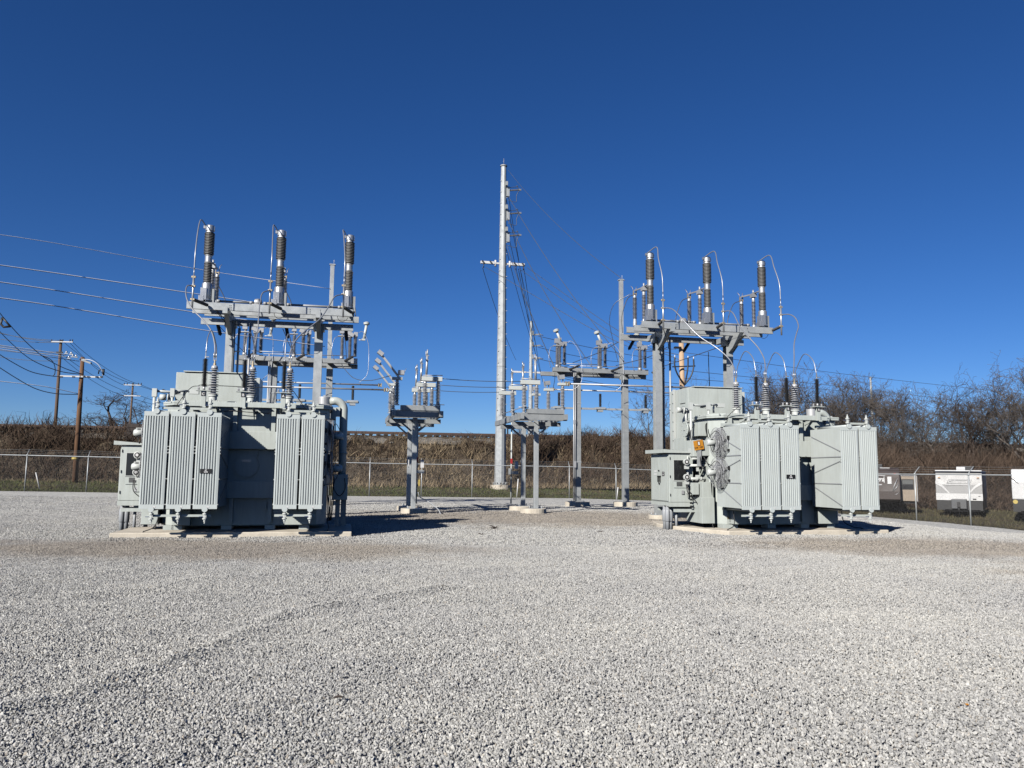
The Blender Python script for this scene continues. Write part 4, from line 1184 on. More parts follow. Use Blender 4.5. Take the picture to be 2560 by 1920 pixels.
def tall_switch(x0, zoff, label, side):
    """two column stand carrying three tall interrupters; x0 = yard position of the middle phase"""
    S = root('circuit_switcher_stand', (x0, 25.3, 0), label, 'switch stand', 'tall switch stands behind the transformers')
    G = M['galv']
    z = zoff
    lx = (-1.47, 1.19)
    for k, x in enumerate(lx):
        m = MB()           # wide flange column
        w = .125; d = .14
        m.box(x-w, x+w, -d, -d+.022, .2, 6.0+z); m.box(x-w, x+w, d-.022, d, .2, 6.0+z); m.box(x-.012, x+.012, -d+.022, d-.022, .2, 6.0+z)
        m.box(x-.25, x+.25, -.25, .25, .17, .20)
        for sx in (-1, 1):
            for sy in (-1, 1): m.cyl((x+sx*.2, sy*.2, .10), .018, .16)
        c = m.build('column', G, S)
        if k == 0:
            m = MB(); m.tube([(x+.24, .05, .2), (x+.24, .05, 6.0+z)], .035, 10)
            for zz in (1.5, 3.4, 5.2): m.box(x+.1, x+.30, .0, .06, zz, zz+.03)
            m.build('operating_pipe', M['alu_dull'], c)
            MB().tube(spline([(x+.1, -.17, 1.2), (x+.1, -.17, 3), (x+.1, -.175, 5.2), (x+.02, -.19, 5.7), (x-.1, -.3, 6.0), (x-.35, -.6, 6.35+z)], 6), .012, 5).build('ground_cable', M['black'], c)
    m = MB()
    m.tube([(lx[0]+.55, .2, .2), (lx[0]+.55, .2, 6.2+z)], .035, 10)
    m.cyl((lx[0]+.55, .2, 3.75), .05, .1); m.cyl((lx[0]+.55, .2, 3.95), .05, .1)
    m.build('drive_rod', M['alu_dull'], S)
    # column brackets reaching forward
    m = MB()
    for x in lx:
        m.beam((x, .85, 6.28+z), (x, -1.35, 6.28+z), .14, .18)
        m.add([(x-.06, -.15, 5.75+z), (x-.06, -1.1, 6.19+z), (x-.06, -.15, 6.19+z), (x+.06, -.15, 5.75+z), (x+.06, -1.1, 6.19+z), (x+.06, -.15, 6.19+z)],
              [(0, 1, 2), (5, 4, 3), (0, 3, 4, 1), (1, 4, 5, 2), (2, 5, 3, 0)])
        m.cbox((x, 0, 6.1+z), .34, .34, .2)
    m.build('bracket_arm', G, S)
    def chan(y, xa, xb, za, zb, nm, d=.09, holes=()):
        m = MB()
        m.box(xa, xb, y, y+.014, za, zb); m.box(xa, xb, y+.014, y+d, zb-.014, zb); m.box(xa, xb, y+.014, y+d, za, za+.014)
        ob = m.build(nm, G, S)
        return ob
    cf = chan(-1.3, -2.55, 2.21, 6.285+z, 6.50+z, 'cross_beam')
    m = MB()
    for x in (-1.35, -1.31+.0, .95, 1.25):
        for zz in (6.33, 6.38, 6.43): m.cyl((x, -1.302, zz+z), .012, -.006, (0, 1, 0), 6)
    m.build('bolt_holes', M['black'], cf)
    chan(-.55, -2.52, 2.24, 6.30+z, 6.50+z, 'cross_beam')
    chan(.60, -2.37, 2.42, 6.45+z, 6.65+z, 'cross_beam')
    chan(.80, -2.50, 2.25, 6.21+z, 6.41+z, 'cross_beam')
    # interrupters
    ph = (-2.08, 0.0, 2.06)
    for i, x in enumerate(ph):
        y = -.90
        lean = 0
        m = MB(); m.sheds((x, y, 0), 7.18+z, 7.77+z, .102, .125, 12, seg=18)
        m.sheds((x, y, 0), 8.02+z, 8.70+z, .125, .150, 14, seg=18)
        U = m.build('interrupter', M['intr'], S)
        m = MB()
        m.lathe([(.10, 7.76+z), (.115, 7.79+z), (.105, 7.82+z), (.105, 7.97+z), (.115, 7.99+z), (.10, 8.03+z)], (x, y, 0), n=20, smooth=False)
        m.lathe([(.12, 8.69+z), (.105, 8.75+z), (.13, 8.76+z), (.13, 8.90+z), (.12, 8.92+z)], (x, y, 0), n=20)
        m.cbox((x+.12, y, 8.83+z), .03, .10, .12); m.cbox((x-.15, y-.04, 8.86+z), .06, .05, .08)
        m.build('metal_collar', M['alu'], U)
        m = MB()
        m.lathe([(.145, 6.66+z), (.145, 7.12+z), (.13, 7.15+z), (.06, 7.20+z)], (x, y, 0), n=22, smooth=True)
        m.box(x-.15, x+.02, y-.17, y+.12, 6.62+z, 6.98+z); m.box(x-.20, x-.05, y-.18, y+.1, 6.58+z, 6.74+z)
        m.lathe([(.18, 6.505+z), (.18, 6.53+z), (.09, 6.54+z), (.09, 6.60+z), (.16, 6.61+z), (.16, 6.66+z)], (x, y, 0), n=20)
        m.build('drive_housing', M['alu'], U, bevel=.004)
        m = MB(); m.box(x+.06, x+.22, y-.05, y+.25, 6.52+z, 6.98+z); m.box(x+.0, x+.2, y+.2, y+.9, 6.52+z, 6.66+z)
        m.build('linkage_box', M['galv_d'], U)
        # support insulators behind with disconnect jaw and blade
        y2, y3 = -.25, .62
        m = MB(); m.sheds((x+.03, y2, 0), 6.78+z, 7.62+z, .045, .078, 17, seg=14)
        m.sheds((x+.03, y3, 0), 6.95+z, 7.72+z, .05, .085, 17, seg=14)
        D = m.build('post_insulator', M['porc'], S)
        m = MB()
        for yy, za, zb in ((y2, 6.66, 6.78), (y3, 6.80, 6.95)):
            m.lathe([(.07, za-.12+z), (.07, za+z), (.055, zb+z)], (x+.03, yy, 0), n=14)
        m.lathe([(.055, 7.62+z), (.06, 7.70+z), (.05, 7.76+z)], (x+.03, y2, 0), n=14); m.lathe([(.06, 7.72+z), (.055, 7.80+z)], (x+.03, y3, 0), n=14)
        m.cbox((x+.03, y2, 7.84+z), .16, .20, .14); m.cyl((x+.03, y2, 7.90+z), .03, .14)
        m.build('insulator_fitting', M['alu_dull'], D)
        m = MB()
        m.beam((x+.03, y3, 7.98+z), (x+.03, y2+.05, 7.90+z), .04, .05)
        m.tube([(x+.03, y2, 7.92+z), (x+.03, y-.02, 7.90+z)], .025, 8)
        m.build('switch_blade', M['alu_dull'], D)
        m = MB()
        for dx in (-.05, .05):
            m.cbox((x+.03+dx, y3, 7.88+z), .018, .08, .18)
            m.tube([(x+.03+dx, y3, 7.95+z), (x+.03+dx*1.3, y3+.04, 8.08+z), (x+.03+dx*2.2, y3+.08, 8.15+z)], .008, 5)
        m.cbox((x+.03, y3, 7.86+z), .14, .06, .03)
        m.build('jaw', M['bronze'], D)
        # standoff insulator in front with vertical riser tube
        sx = -.16 if side == 'L' else -.16
        xr, yr = x-.13, -2.28
        m = MB(); m.sheds((0, 0, 0), 0, .78, .038, .052, 18, seg=10)
        # turn the local shed stack to point forward and slightly down
        st = Vector((xr, yr, 6.36+z)); en = Vector((x+.12, -1.32, 6.40+z)); ax = (st-en).normalized()
        m = MB(); prof = []
        Ls = (st-en).length
        prof = [(.03, .02)]
        for k in range(20):
            h = .05+k*(Ls-.12)/20
            prof += [(.034, h), (.05, h+.012), (.05, h+.02), (.034, h+.032)]
        prof.append((.03, Ls-.02))
        m.lathe(prof, en, ax, 12)
        O = m.build('standoff_insulator', M['polymer'], S)
        m = MB()
        m.tube([(xr, yr, 6.06+z), (xr, yr, 7.05+z)], .028, 10); m.tube([(xr, yr, 7.02+z), (xr, yr, 7.25+z)], .014, 8)
        m.build('riser_tube', M['alu'], O)
        m = MB()
        for zz in (6.36, 6.74, 7.0):
            m.cbox((xr, yr, zz+z), .10, .05, .05); m.cyl((xr-.05, yr, zz-.03+z), .014, .06); m.cyl((xr+.05, yr, zz-.03+z), .014, .06)
        m.build('tube_clamp', M['bronze'], O)
        m = MB()
        sgn = -1
        topp = Vector((x-.12, y-.04, 8.90+z))
        if side == 'L': mid = Vector((xr-.05, -1.75, 8.55+z)); pk = topp+Vector((-.10, -.25, .10))
        else: mid = Vector((xr+.02, -1.9, 8.45+z)); pk = topp+Vector((.16, -.45, .10))
        m.tube(spline([topp, pk, mid, (xr, yr+.05, 7.8+z), (xr, yr, 7.22+z)], 9), .018, 6)
        m.build('jumper', M['wire_b'], O)
        # ground/line jumper behind
        m = MB()
        m.tube(spline([(x+.03, y3+.05, 7.85+z), (x-.10, y3+.4, 7.75+z), (x-.28 if side == 'R' else x+.22, y3+.5, 7.1+z), (x-.30 if side == 'R' else x+.25, y3+.35, 6.5+z)], 8), .015, 5)
        m.build('line_jumper', M['wire_d'], D)
    # drive pipes between phases with gearbox
    m = MB()
    for xa, xb in ((-1.85, -.78), (-.5, -.2), (.22, 1.86)):
        m.tube([(xa, -.35, 6.74+z), (xb, -.35, 6.74+z)], .035, 12)
    for xx in (-1.82, -.86, -.45, -.25, .24, 1.80): m.tube([(xx-.05, -.35, 6.74+z), (xx+.05, -.35, 6.74+z)], .05, 12)
    dp = m.build('drive_pipe', M['pvc'], S)
    m = MB(); m.lathe([(.02, -.12), (.10, -.10), (.12, 0), (.10, .10), (.02, .12)], (-.66, -.35, 6.76+z), (1, 0, 0), 16, True)
    m.cbox((-.70, -.42, 6.60+z), .24, .2, .16)
    m.build('gearbox', M['alu_dull'], dp, bevel=.006)
    m = MB(); m.box(-.80, -.60, -.525, -.520, 6.55+z, 6.64+z); m.build('gearbox_opening', M['black'], dp)
    m = MB(); m.box(-1.15, -1.0, -.39, -.31, 6.777+z, 6.779+z); m.build('marker', M['white_sq'], dp)
    # hanging loops
    m = MB()
    for x in (-.1, 1.75):
        m.tube(spline([(x, -1.22, 6.30+z), (x+.05, -1.2, 6.17+z), (x+.18, -1.2, 6.13+z), (x+.3, -1.2, 6.22+z), (x+.33, -1.2, 6.30+z)], 6), .008, 5)
    m.tube(spline([(-1.75, -1.2, 6.3+z), (-1.55, -.9, 6.12+z), (-1.2, -.3, 6.0+z), (-1.15, -.2, 5.8+z)], 6), .014, 5)
    m.build('cable_loop', M['black'], S)
    # dead-end insulators below the rear beam
    m = MB()
    for x in (-2.0, .12, 2.02):
        st = Vector((x, .86, 6.24+z)); en = st+Vector((-.05 if side == 'R' else .04, .42, -.30)); ax = (en-st)
        L_ = ax.length; prof = [(.02, 0)]
        for k in range(9):
            h = .03+k*(L_-.06)/9; prof += [(.03, h), (.06, h+.015), (.03, h+.03)]
        prof.append((.02, L_))
        m.lathe(prof, st, ax, 10)
    m.build('strain_insulator', M['polymer'], S)
    for x in lx:
        footing('concrete_footing', x0+x, 25.3, .36, .17, 'round footing under the %s column of the %s tall switch stand' % ('left' if x < 0 else 'right', 'left' if side == 'L' else 'right'))
    return S
tall_switch(-2.09, -.05, 'tall steel stand with three dark interrupter columns behind the left transformer', 'L')
tall_switch(12.0, .07, 'tall steel stand with three dark interrupter columns behind the right transformer', 'R')

# risers from each front tube down to the transformer bushing
RISERS = {'L': [[(130, 770), (108, 830), (125, 930), (190, 1040), (300, 1150), (385, 1262), (425, 1400), (432, 1560)],
                [(960, 850), (930, 950), (915, 1100), (905, 1260), (880, 1400), (855, 1540)],
                [(1760, 890), (1700, 980), (1600, 1130), (1430, 1270), (1330, 1370), (1275, 1470), (1252, 1580)]],
          'R': [[(600, 672), (660, 700), (760, 810), (900, 950), (1080, 1070), (1200, 1180), (1250, 1280)],
                [(1195, 700), (1240, 730), (1300, 850), (1380, 950), (1480, 1060), (1540, 1170), (1553, 1270)],
                [(1790, 735), (1850, 770), (1880, 850), (1860, 930), (1838, 1030), (1838, 1160), (1835, 1270)]]}
def riser(x0, z, T0, side):
    for i, (x, bx, nm) in enumerate(zip((-2.08, 0, 2.06), (-.87, .05, .97), ('first', 'middle', 'last'))):
        p = Vector((x0+x-.13, 23.02, 6.74+z)); e = Vector((T0[0]+bx-.028, T0[1]+2.2, 4.48))
        if side == 'L':
            c = [p, p+Vector((-.20, -.1, .04)), p+Vector((-.27, -.3, -.30)), p.lerp(e, .5)+Vector((-.12, 0, -.05)), e+Vector((-.03, .2, .45)), e]
            if i == 2: c = [p, p+Vector((-.2, -.1, 0)), p+Vector((-.5, -.4, -.5)), p.lerp(e, .5)+Vector((.1, 0, 0)), e+Vector((.03, .3, .75)), e]
        else:
            c = [p, p+Vector((.22, -.15, .09)), p+Vector((.55, -.5, -.02)), p+Vector((1.0, -1.4, -.62)), e+Vector((-.28, .75, 1.0)), e+Vector((-.03, .1, .35)), e]
            if i == 2: c = [p, p+Vector((.25, -.2, .04)), p+Vector((.62, -.8, -.12)), p+Vector((.60, -1.5, -.75)), e+Vector((.12, .45, 1.0)), e+Vector((.0, .1, .4)), e]
        px = RISERS[side][i]; zx = (440, 540, .22604) if side == 'L' else (1520, 600, .25316)
        c = [q(zx[0]+u*zx[2], zx[1]+v*zx[2], 23.02+(e.y-23.02)*(k+1)/(len(px)+1)) for k, (u, v) in enumerate(px)]
        c = [p]+c+[e]
        m = MB(e); m.tube(spline(c, 8), .018, 6)
        m.build('riser_cable', M['wire_b'], label='conductor from the %s switch riser tube to the %s bushing of the %s transformer' % (nm, nm, 'left' if side == 'L' else 'right'),
                cat='cable', group='conductors from the tall stands to the bushings')
riser(-2.09, -.05, (-2.40, 18.6), 'L'); riser(12.0, .07, (11.68, 18.1), 'R')

# ---------------------------------------------------------------- low two-column stands with masts
def low_switch(xc, side, label, mast_top):
    """xc: yard position of the middle phase, b = 35.2 front beam"""
    z0 = ground_z(xc, 36)
    S = root('disconnect_stand', (xc, 36.0, z0), label, 'switch stand', 'rear disconnect stands with masts')
    G = M['galv_d']
    H = 6.42-z0
    lx = (-1.13, 1.27)
    for k, x in enumerate(lx):
        m = MB(); w = .14
        top = H-.1 if k == 0 else H-.1
        m.box(x-w, x+w, -w, w, .27, H-.06); m.box(x-.28, x+.28, -.28, .28, .24, .27)
        for sx in (-1, 1):
            for sy in (-1, 1): m.cyl((x+sx*.22, sy*.22, .2), .02, .14)
        c = m.build('column', G, S, bevel=.008)
        m = MB()
        for zz in (4.9, 2.1, 3.6): m.box(x-w-.012, x+w+.012, -w-.012, -w-.002, zz, zz+.04)
        m.build('band', M['galv'], c)
    x = lx[1]-.05
    m = MB(); m.box(x-.09, x+.09, .22, .40, H-.3, mast_top-z0); m.cbox((x, .32, mast_top-z0+.03), .26, .24, .05); m.cyl((x+.06, .32, mast_top-z0+.05), .01, .22)
    m.build('mast', M['galv'], S, bevel=.004)
    def chan(y, xa, xb, za, zb):
        m = MB(); m.box(xa, xb, y, y+.2, za, zb); m.build('cross_beam', G, S, bevel=.004)
    chan(-.80, -2.55, 2.18, H-.15, H+.045); chan(.30, -2.85, 2.50, H-.22, H-.03)
    m = MB()
    for x in lx: m.box(x-.10, x+.10, -.62, .30, H-.13, H+.0)
    m.build('bracket_arm', G, S)
    for i, x in enumerate((-2.06, 0, 2.06)):
        m = MB(); m.sheds((x-.28, -.70, 0), H+.17, H+.98, .050, .088, 15, seg=12)
        m.sheds((x+.06, .10, 0), H+.22, H+1.18, .055, .098, 17, seg=12); m.sheds((x+.30, .10, 0), H+.30, H+1.22, .055, .098, 17, seg=12)
        D = m.build('post_insulator', M['porc'], S)
        m = MB()
        m.cyl((x-.28, -.70, H+.04), .09, .14); m.cyl((x+.06, .10, H-.03), .09, .26); m.box(x-.05, x+.42, -.05, .25, H-.03, H+.2)
        m.cyl((x-.28, -.70, H+.98), .06, .08); m.box(x-.47, x-.13, -.80, -.60, H+1.06, H+1.10); m.box(x-.40, x-.20, -.78, -.62, H+1.2, H+1.42)
        m.cyl((x-.28, -.70, H+1.1), .05, .15)
        m.box(x-.04, x+.16, .0, .2, H+1.18, H+1.40); m.box(x+.22, x+.40, .0, .2, H+1.22, H+1.42)
        m.cbox((x+.06, .0, H+1.32), .36, .12, .16, Matrix.Rotation(R(25), 3, 'Y'))
        m.cbox((x+.08, .10, H+1.52), .12, .1, .18)
        m.build('switch_head', M['alu_dull'], D)
        m = MB()
        if side == 'L':
            m.tube([(x+.45, .1, H+1.08), (x+.62, .1, H+1.08)], .02, 6); m.cbox((x+.66, .1, H+1.10), .16, .12, .08)
            m.tube([(x+.68, .1, H+1.12), (x+.78, .12, H+1.80)], .062, 12); m.lathe([(.05, 0), (.13, .03), (.14, .12), (.05, .16)], (x+.78, .12, H+1.78), n=16)
        else:
            m.tube([(x+.12, .1, H+1.42), (x-.08, .1, H+1.90)], .06, 12); m.lathe([(.06, 0), (.14, .03), (.15, .12), (.05, .16)], (x-.09, .1, H+1.88), (-.3, 0, 1), n=16)
        m.build('interrupter_tube', M['white_pipe'], D)
        m = MB()
        m.tube(spline([(x-.40, -.72, H+1.08), (x-.62, -.75, H+.95), (x-.72, -.85, H+.45), (x-.62, -.82, H+.02)], 8), .012, 5)
        m.tube(spline([(x+.40, .05, H+1.38), (x+.62, -.1, H+1.42), (x+.85, -.5, H+.9), (x+.90, -.8, H+.2), (x+.85, -.9, H-.6), (x+.5, -.8, H-1.0)], 8), .012, 5)
        m.build('jumper', M['wire_b'], D)
        m = MB()
        st = Vector((x+.28 if side == 'R' else x-.15, -.80, H-.05)); en = st+Vector((.38, -.55, .16))
        prof = [(.02, 0)]; L_ = (en-st).length
        for k in range(9):
            h = .03+k*(L_-.06)/9; prof += [(.03, h), (.06, h+.015), (.03, h+.03)]
        prof.append((.02, L_)); m.lathe(prof, st, en-st, 10)
        m.build('strain_insulator', M['polymer'], D)
    m = MB()
    m.tube([(-2.1, -.2, H+.33), (-.2, -.2, H+.33)], .018, 6); m.tube([(-1.6, -.25, H+.22), (2.0, -.2, H+.28)], .018, 6); m.cyl((-1.35, -.25, H+.04), .02, .2)
    m.build('drive_rod', M['alu_dull'], S)
    # post insulators on a low rail
    m = MB(); m.beam((-2.45, -.05, 4.62-z0), (2.6, -.05, 4.62-z0), .08, .09)
    for x in (-2.06, 0.0, 2.42-.1): m.box(x-.24, x+.24, -.15, .15, 4.60-z0, 4.70-z0); m.box(x-.13, x+.13, -.12, .12, 4.48-z0, 4.60-z0)
    m.build('insulator_rail', M['galv'], S)
    for x in (-2.06, 0.0, 2.32):
        m = MB(); m.sheds((x, -.05, 0), 4.73-z0, 5.36-z0, .05, .07, 12, seg=10); m.build('post_insulator', M['black'], S)
    m = MB(); m.tube([(lx[0]-.22, -.15, .2), (lx[0]-.22, -.15, H-.1)], .035, 8); m.tube([(lx[0]-.19, -.22, .3), (lx[0]-.15, -.22, H-.1)], .02, 6)
    m.cbox((lx[0]-.19, -.2, 2.0), .12, .1, .3); m.cbox((lx[0]-.19, -.2, 4.0), .1, .08, .2)
    m.build('conduit', M['alu_dull'], S)
    for x in lx:
        footing('concrete_footing', xc+x, 36.0, .58, .24, 'round footing under the %s column of the %s rear stand with mast' % ('left' if x < 0 else 'right', 'left' if side == 'L' else 'right'))
low_switch(-2.02, 'L', 'weathered steel disconnect stand with a tall square mast behind the left transformer', 10.95)
low_switch(12.0, 'R', 'weathered steel disconnect stand with a tall square mast left of the right tall stand', 11.1)

# ---------------------------------------------------------------- paired disconnect stands running away from the camera
def vee_stand(xc, mir, label):
    z0 = ground_z(xc, 30)
    S = root('bus_disconnect_stand', (xc, 30.4, z0), label, 'switch stand', 'low disconnect stands between the transformers')
    G = M['galv']; s = mir
    for yy in (-1.1, 1.1):
        m = MB(); m.box(-.085, .085, yy-.085, yy+.085, .22, 3.55); m.box(-.24, .24, yy-.24, yy+.24, .19, .22)
        for sx in (-1, 1):
            for sy in (-1, 1): m.cyl((sx*.19, yy+sy*.19, .1), .016, .2)
        m.build('column', G, S, bevel=.008)
    m = MB()
    m.box(-.98, .92, -2.2, -2.06, 3.50, 3.74)
    for yy in (-2.1, 0.0, 2.1):
        m.box(-.62, .80, yy-.13, yy+.13, 3.742, 3.92)
    for xx in (-.86, .80):
        m.beam((xx, -2.5, 3.62), (xx, 2.6, 3.62), .12, .2)
    for yy in (-1.1, 1.1): m.beam((-.95, yy, 3.42), (.95, yy, 3.42), .14, .16)
    for yy in (-1.1, 1.1):
        for sx in (-1, 1): m.beam((sx*.13, yy, 3.05), (sx*.5, yy, 3.36), .06, .06)
    m.build('platform', M['galv_d'], S)
    for yy, w in ((-2.1, 'near'), (0.0, 'middle'), (2.1, 'far')):
        xs = [(s*.72, yy), (s*.24, yy), (-s*.76, yy)]
        m = MB()
        for x, y in xs: m.sheds((x, y, 0), 4.08, 4.72, .055, .098, 12, seg=14)
        D = m.build('post_insulator', M['porc_light'], S)
        m = MB()
        for x, y in xs:
            m.lathe([(.10, 3.92), (.10, 3.95), (.05, 3.97), (.06, 4.0), (.07, 4.04), (.05, 4.08)], (x, y, 0), n=12)
            m.lathe([(.05, 4.72), (.065, 4.76), (.05, 4.82)], (x, y, 0), n=12)
        m.build('insulator_fitting', M['alu'], D)
        m = MB()
        xa, xb = sorted((s*.12, s*.86))
        m.box(xa, xb, yy-.09, yy+.09, 4.83, 4.99)
        xa, xb = sorted((-s*.95, -s*.58)); m.box(xa, xb, yy-.09, yy+.09, 4.83, 4.93)
        m.build('terminal_block', M['white_pipe'], D, bevel=.006)
        m = MB()
        # upright open blade
        m.tube([(s*.28, yy, 4.99), (s*.30, yy, 5.75)], .042, 10); m.tube([(s*.30, yy, 5.75), (s*.31, yy, 5.98)], .024, 8)
        m.cbox((s*.30, yy, 5.60), .12, .06, .02); m.cbox((s*.30, yy, 5.76), .13, .06, .02); m.tube([(s*.26, yy, 5.72), (s*.255, yy, 5.92)], .02, 6)
        m.tube([(s*.15, yy-.1, 5.02), (s*.86, yy-.1, 5.04)], .018, 6)
        m.build('open_blade', M['alu'] if w != 'near' else M['alu_dull'], D)
        m = MB()
        bx = -s*.72
        if mir > 0:
            m.beam((bx+.02, yy, 4.93), (bx-.62, yy, 5.72), .09, .07); m.cbox((bx-.66, yy, 5.78), .22, .22, .14, Matrix.Rotation(R(38), 3, 'Y'))
            m.box(bx-.02, bx+.20, yy-.12, yy+.12, 5.02, 5.18) if w == 'near' else None
            if w == 'near': m.beam((bx+.20, yy, 5.08), (bx+.27, yy, 5.26), .02, .02)
        else:
            m.cbox((bx, yy, 5.15), .20, .2, .16, Matrix.Rotation(R(-8), 3, 'Y')); m.beam((bx-.12, yy, 4.98), (bx-.16, yy, 5.30), .03, .03)
            m.beam((bx-.05, yy, 4.93), (bx-.08, yy, 5.08), .03, .03); m.beam((bx+.06, yy, 4.93), (bx+.05, yy, 5.08), .03, .03)
        m.build('arcing_head', M['alu_dull'], D)
    m = MB()
    m.tube([(s*.72, -2.35, 4.0), (s*.72, 2.3, 4.0)], .016, 6); m.tube([(s*.95, -2.2, 3.97), (s*.55, -2.15, 3.97)], .016, 6)
    for yy in (-2.1, 0, 2.1): m.cbox((s*.72, yy-.15, 4.0), .1, .05, .05)
    m.build('drive_rod', M['alu_dull'], S)
    # operating rod, handle box and conduit at the column
    xo = .30 if mir > 0 else -.52
    m = MB(); m.tube([(xo, 1.0, .3), (xo, 1.0, 3.6)], .03, 8); o1 = m.build('operating_pipe', M['white_pipe'], S)
    MB().cbox((xo, .98, 2.02), .075, .07, .2).build('insulator', M['red'], o1)
    m = MB(); m.cbox((xo+.12, .95, 1.55), .32, .1, .12); m.cbox((xo-.08, .9, 1.6), .1, .1, .25); m.build('gearbox', M['galv'], o1)
    MB().cbox((xo+.2, .95, 1.86), .13, .1, .3).build('interlock_box', M['white_sq'], o1)
    if mir > 0:
        MB().cbox((.2, -1.1, 1.15), .05, .05, .22).build('lock', M['yellow'], S)
        MB().tube(spline([(.17, -1.15, .8), (.25, -1.2, .62), (.55, -1.5, .45), (.85, -1.8, .2), (.95, -1.95, -.05)], 8), .018, 8).build('conduit', M['pvc'], S)
        MB().box(-.165, -.14, -.55, -.40, 1.7, 2.0).build('plate', M['white_sq'], S)
    for yy in (-1.1, 1.1):
        r_ = .50
        footing('concrete_footing', xc+(.05 if mir > 0 else -.1), 30.4+yy, r_, .20, 'round footing under the %s column of the %s low disconnect stand' % ('near' if yy < 0 else 'far', 'left' if mir > 0 else 'middle'))
vee_stand(2.55, 1, 'low disconnect stand with three leaning open arms at left and upright blades at right')
vee_stand(7.2, -1, 'low disconnect stand in front of the steel monopole, upright blades at its left')

# ---------------------------------------------------------------- tubular buses and taut lines between the stands
def single(name, pts, r, mat, label, cat, group=None, n=8):
    m = MB(pts[0]); m.tube(pts, r, n)
    return m.build(name, M[mat], label=label, cat=cat, group=group)
GB = 'tubular bus pipes'
single('bus_pipe', [(-4.4, 36.0, 5.43), (1.55, 36.0, 5.44)], .035, 'alu_dull', 'upper bus pipe behind the left transformer, on the black post insulators', 'bus pipe', GB)
single('bus_pipe', [(-4.0, 32.5, 4.86), (1.62, 32.5, 4.88)], .035, 'alu_dull', 'lower bus pipe behind the left transformer, ending at the left low stand', 'bus pipe', GB)
single('bus_pipe', [(8.12, 28.3, 4.90), (14.6, 28.3, 4.92)], .035, 'alu_dull', 'upper bus pipe crossing the right steel poles', 'bus pipe', GB)
single('bus_pipe', [(9.6, 36.0, 5.50), (18.2, 36.0, 5.52)], .035, 'alu_dull', 'lower bus pipe behind the right steel poles, on the black post insulators', 'bus pipe', GB)
for (a, b, z), w in (((8.14, 28.3, 4.90), 'start of the upper right bus pipe'), ((9.62, 36.0, 5.50), 'start of the lower right bus pipe'), ((1.60, 32.5, 4.88), 'end of the lower left bus pipe'), ((1.50, 36.0, 5.44), 'end of the upper left bus pipe'), ((13.3, 36.0, 5.50), 'lower right bus pipe under the white jumper')):
    m = MB((a, b, z)); m.cbox((a, b, z), .16, .11, .12); m.cbox((a-.06, b, z), .04, .2, .16); m.cbox((a+.06, b, z), .04, .18, .17)
    m.build('pipe_clamp', M['bronze'], label='brass clamp at the '+w, cat='clamp', group='brass clamps on the bus pipes')
for k, (yy, z) in enumerate(((28.3, 4.95), (30.4, 4.95), (32.5, 4.95))):
    single('bus_wire', arc((3.42, yy, z-.02), (6.36, yy, z-.02), .04, 8), .013, 'wire_d', '%s taut conductor between the two low disconnect stands' % ('near', 'middle', 'far')[k], 'cable', 'taut conductors between the low stands', 6)
single('jumper_cable', spline([(-.2, 35.3, 6.15), (.3, 34, 5.5), (.9, 31, 5.08), (1.55, 28.35, 4.98)], 8), .013, 'wire_d', 'loose cable from the left rear stand down to the left low stand', 'cable')
single('jumper_cable', spline([(9.5, 35.1, 6.2), (9.55, 35.3, 5.9), (9.65, 35.9, 5.6), (9.7, 36, 5.52)], 8), .012, 'wire_d', 'short cable dropping from the first phase of the right rear stand', 'cable')

# guard post rods seen on the yard
# ================================================================ monopoles, wooden poles, overhead wires
def yp(u, v, b): return q(u, v, b)

def monopole(pos, r0, r1, H, label, faces=12):
    a, b, z0 = pos
    S = root('steel_monopole', pos, label, 'transmission pole', 'tall galvanised transmission poles')
    def sh(z): return r0+(r1-r0)*z/H
    m = MB(); m.lathe([(sh(0), .05), (sh(0), .1), (sh(H), H)], n=faces)
    p = m.build('shaft', M['galv'], S)
    m = MB()
    for zz in (H*.36, H*.64): m.lathe([(sh(zz)+.012, zz), (sh(zz)+.012, zz+.05)], n=faces)
    m.lathe([(r1+.06, H-.02), (r1+.06, H+.06), (.05, H+.10)], n=faces)
    m.lathe([(r0*1.28, .0), (r0*1.28, .08)], n=24)
    m.build('collar', M['galv_d'], p)
    m = MB()
    for k in range(14):
        t = 2*PI*k/14; m.cyl((r0*1.18*math.cos(t), r0*1.18*math.sin(t), -.1), .035, .32, n=6)
    m.build('anchor_bolt', M['galv_d'], p)
    m = MB()
    z = 4.0
    k = 0
    while z < H-1:
        s = -1 if k % 2 else 1
        m.cyl((s*sh(z)*.75, -sh(z)*.72, z), .018, .12*s, (1, -.4, 0), 5); z += .42; k += 1
    m.build('step_bolts', M['galv'], p)
    return S, sh

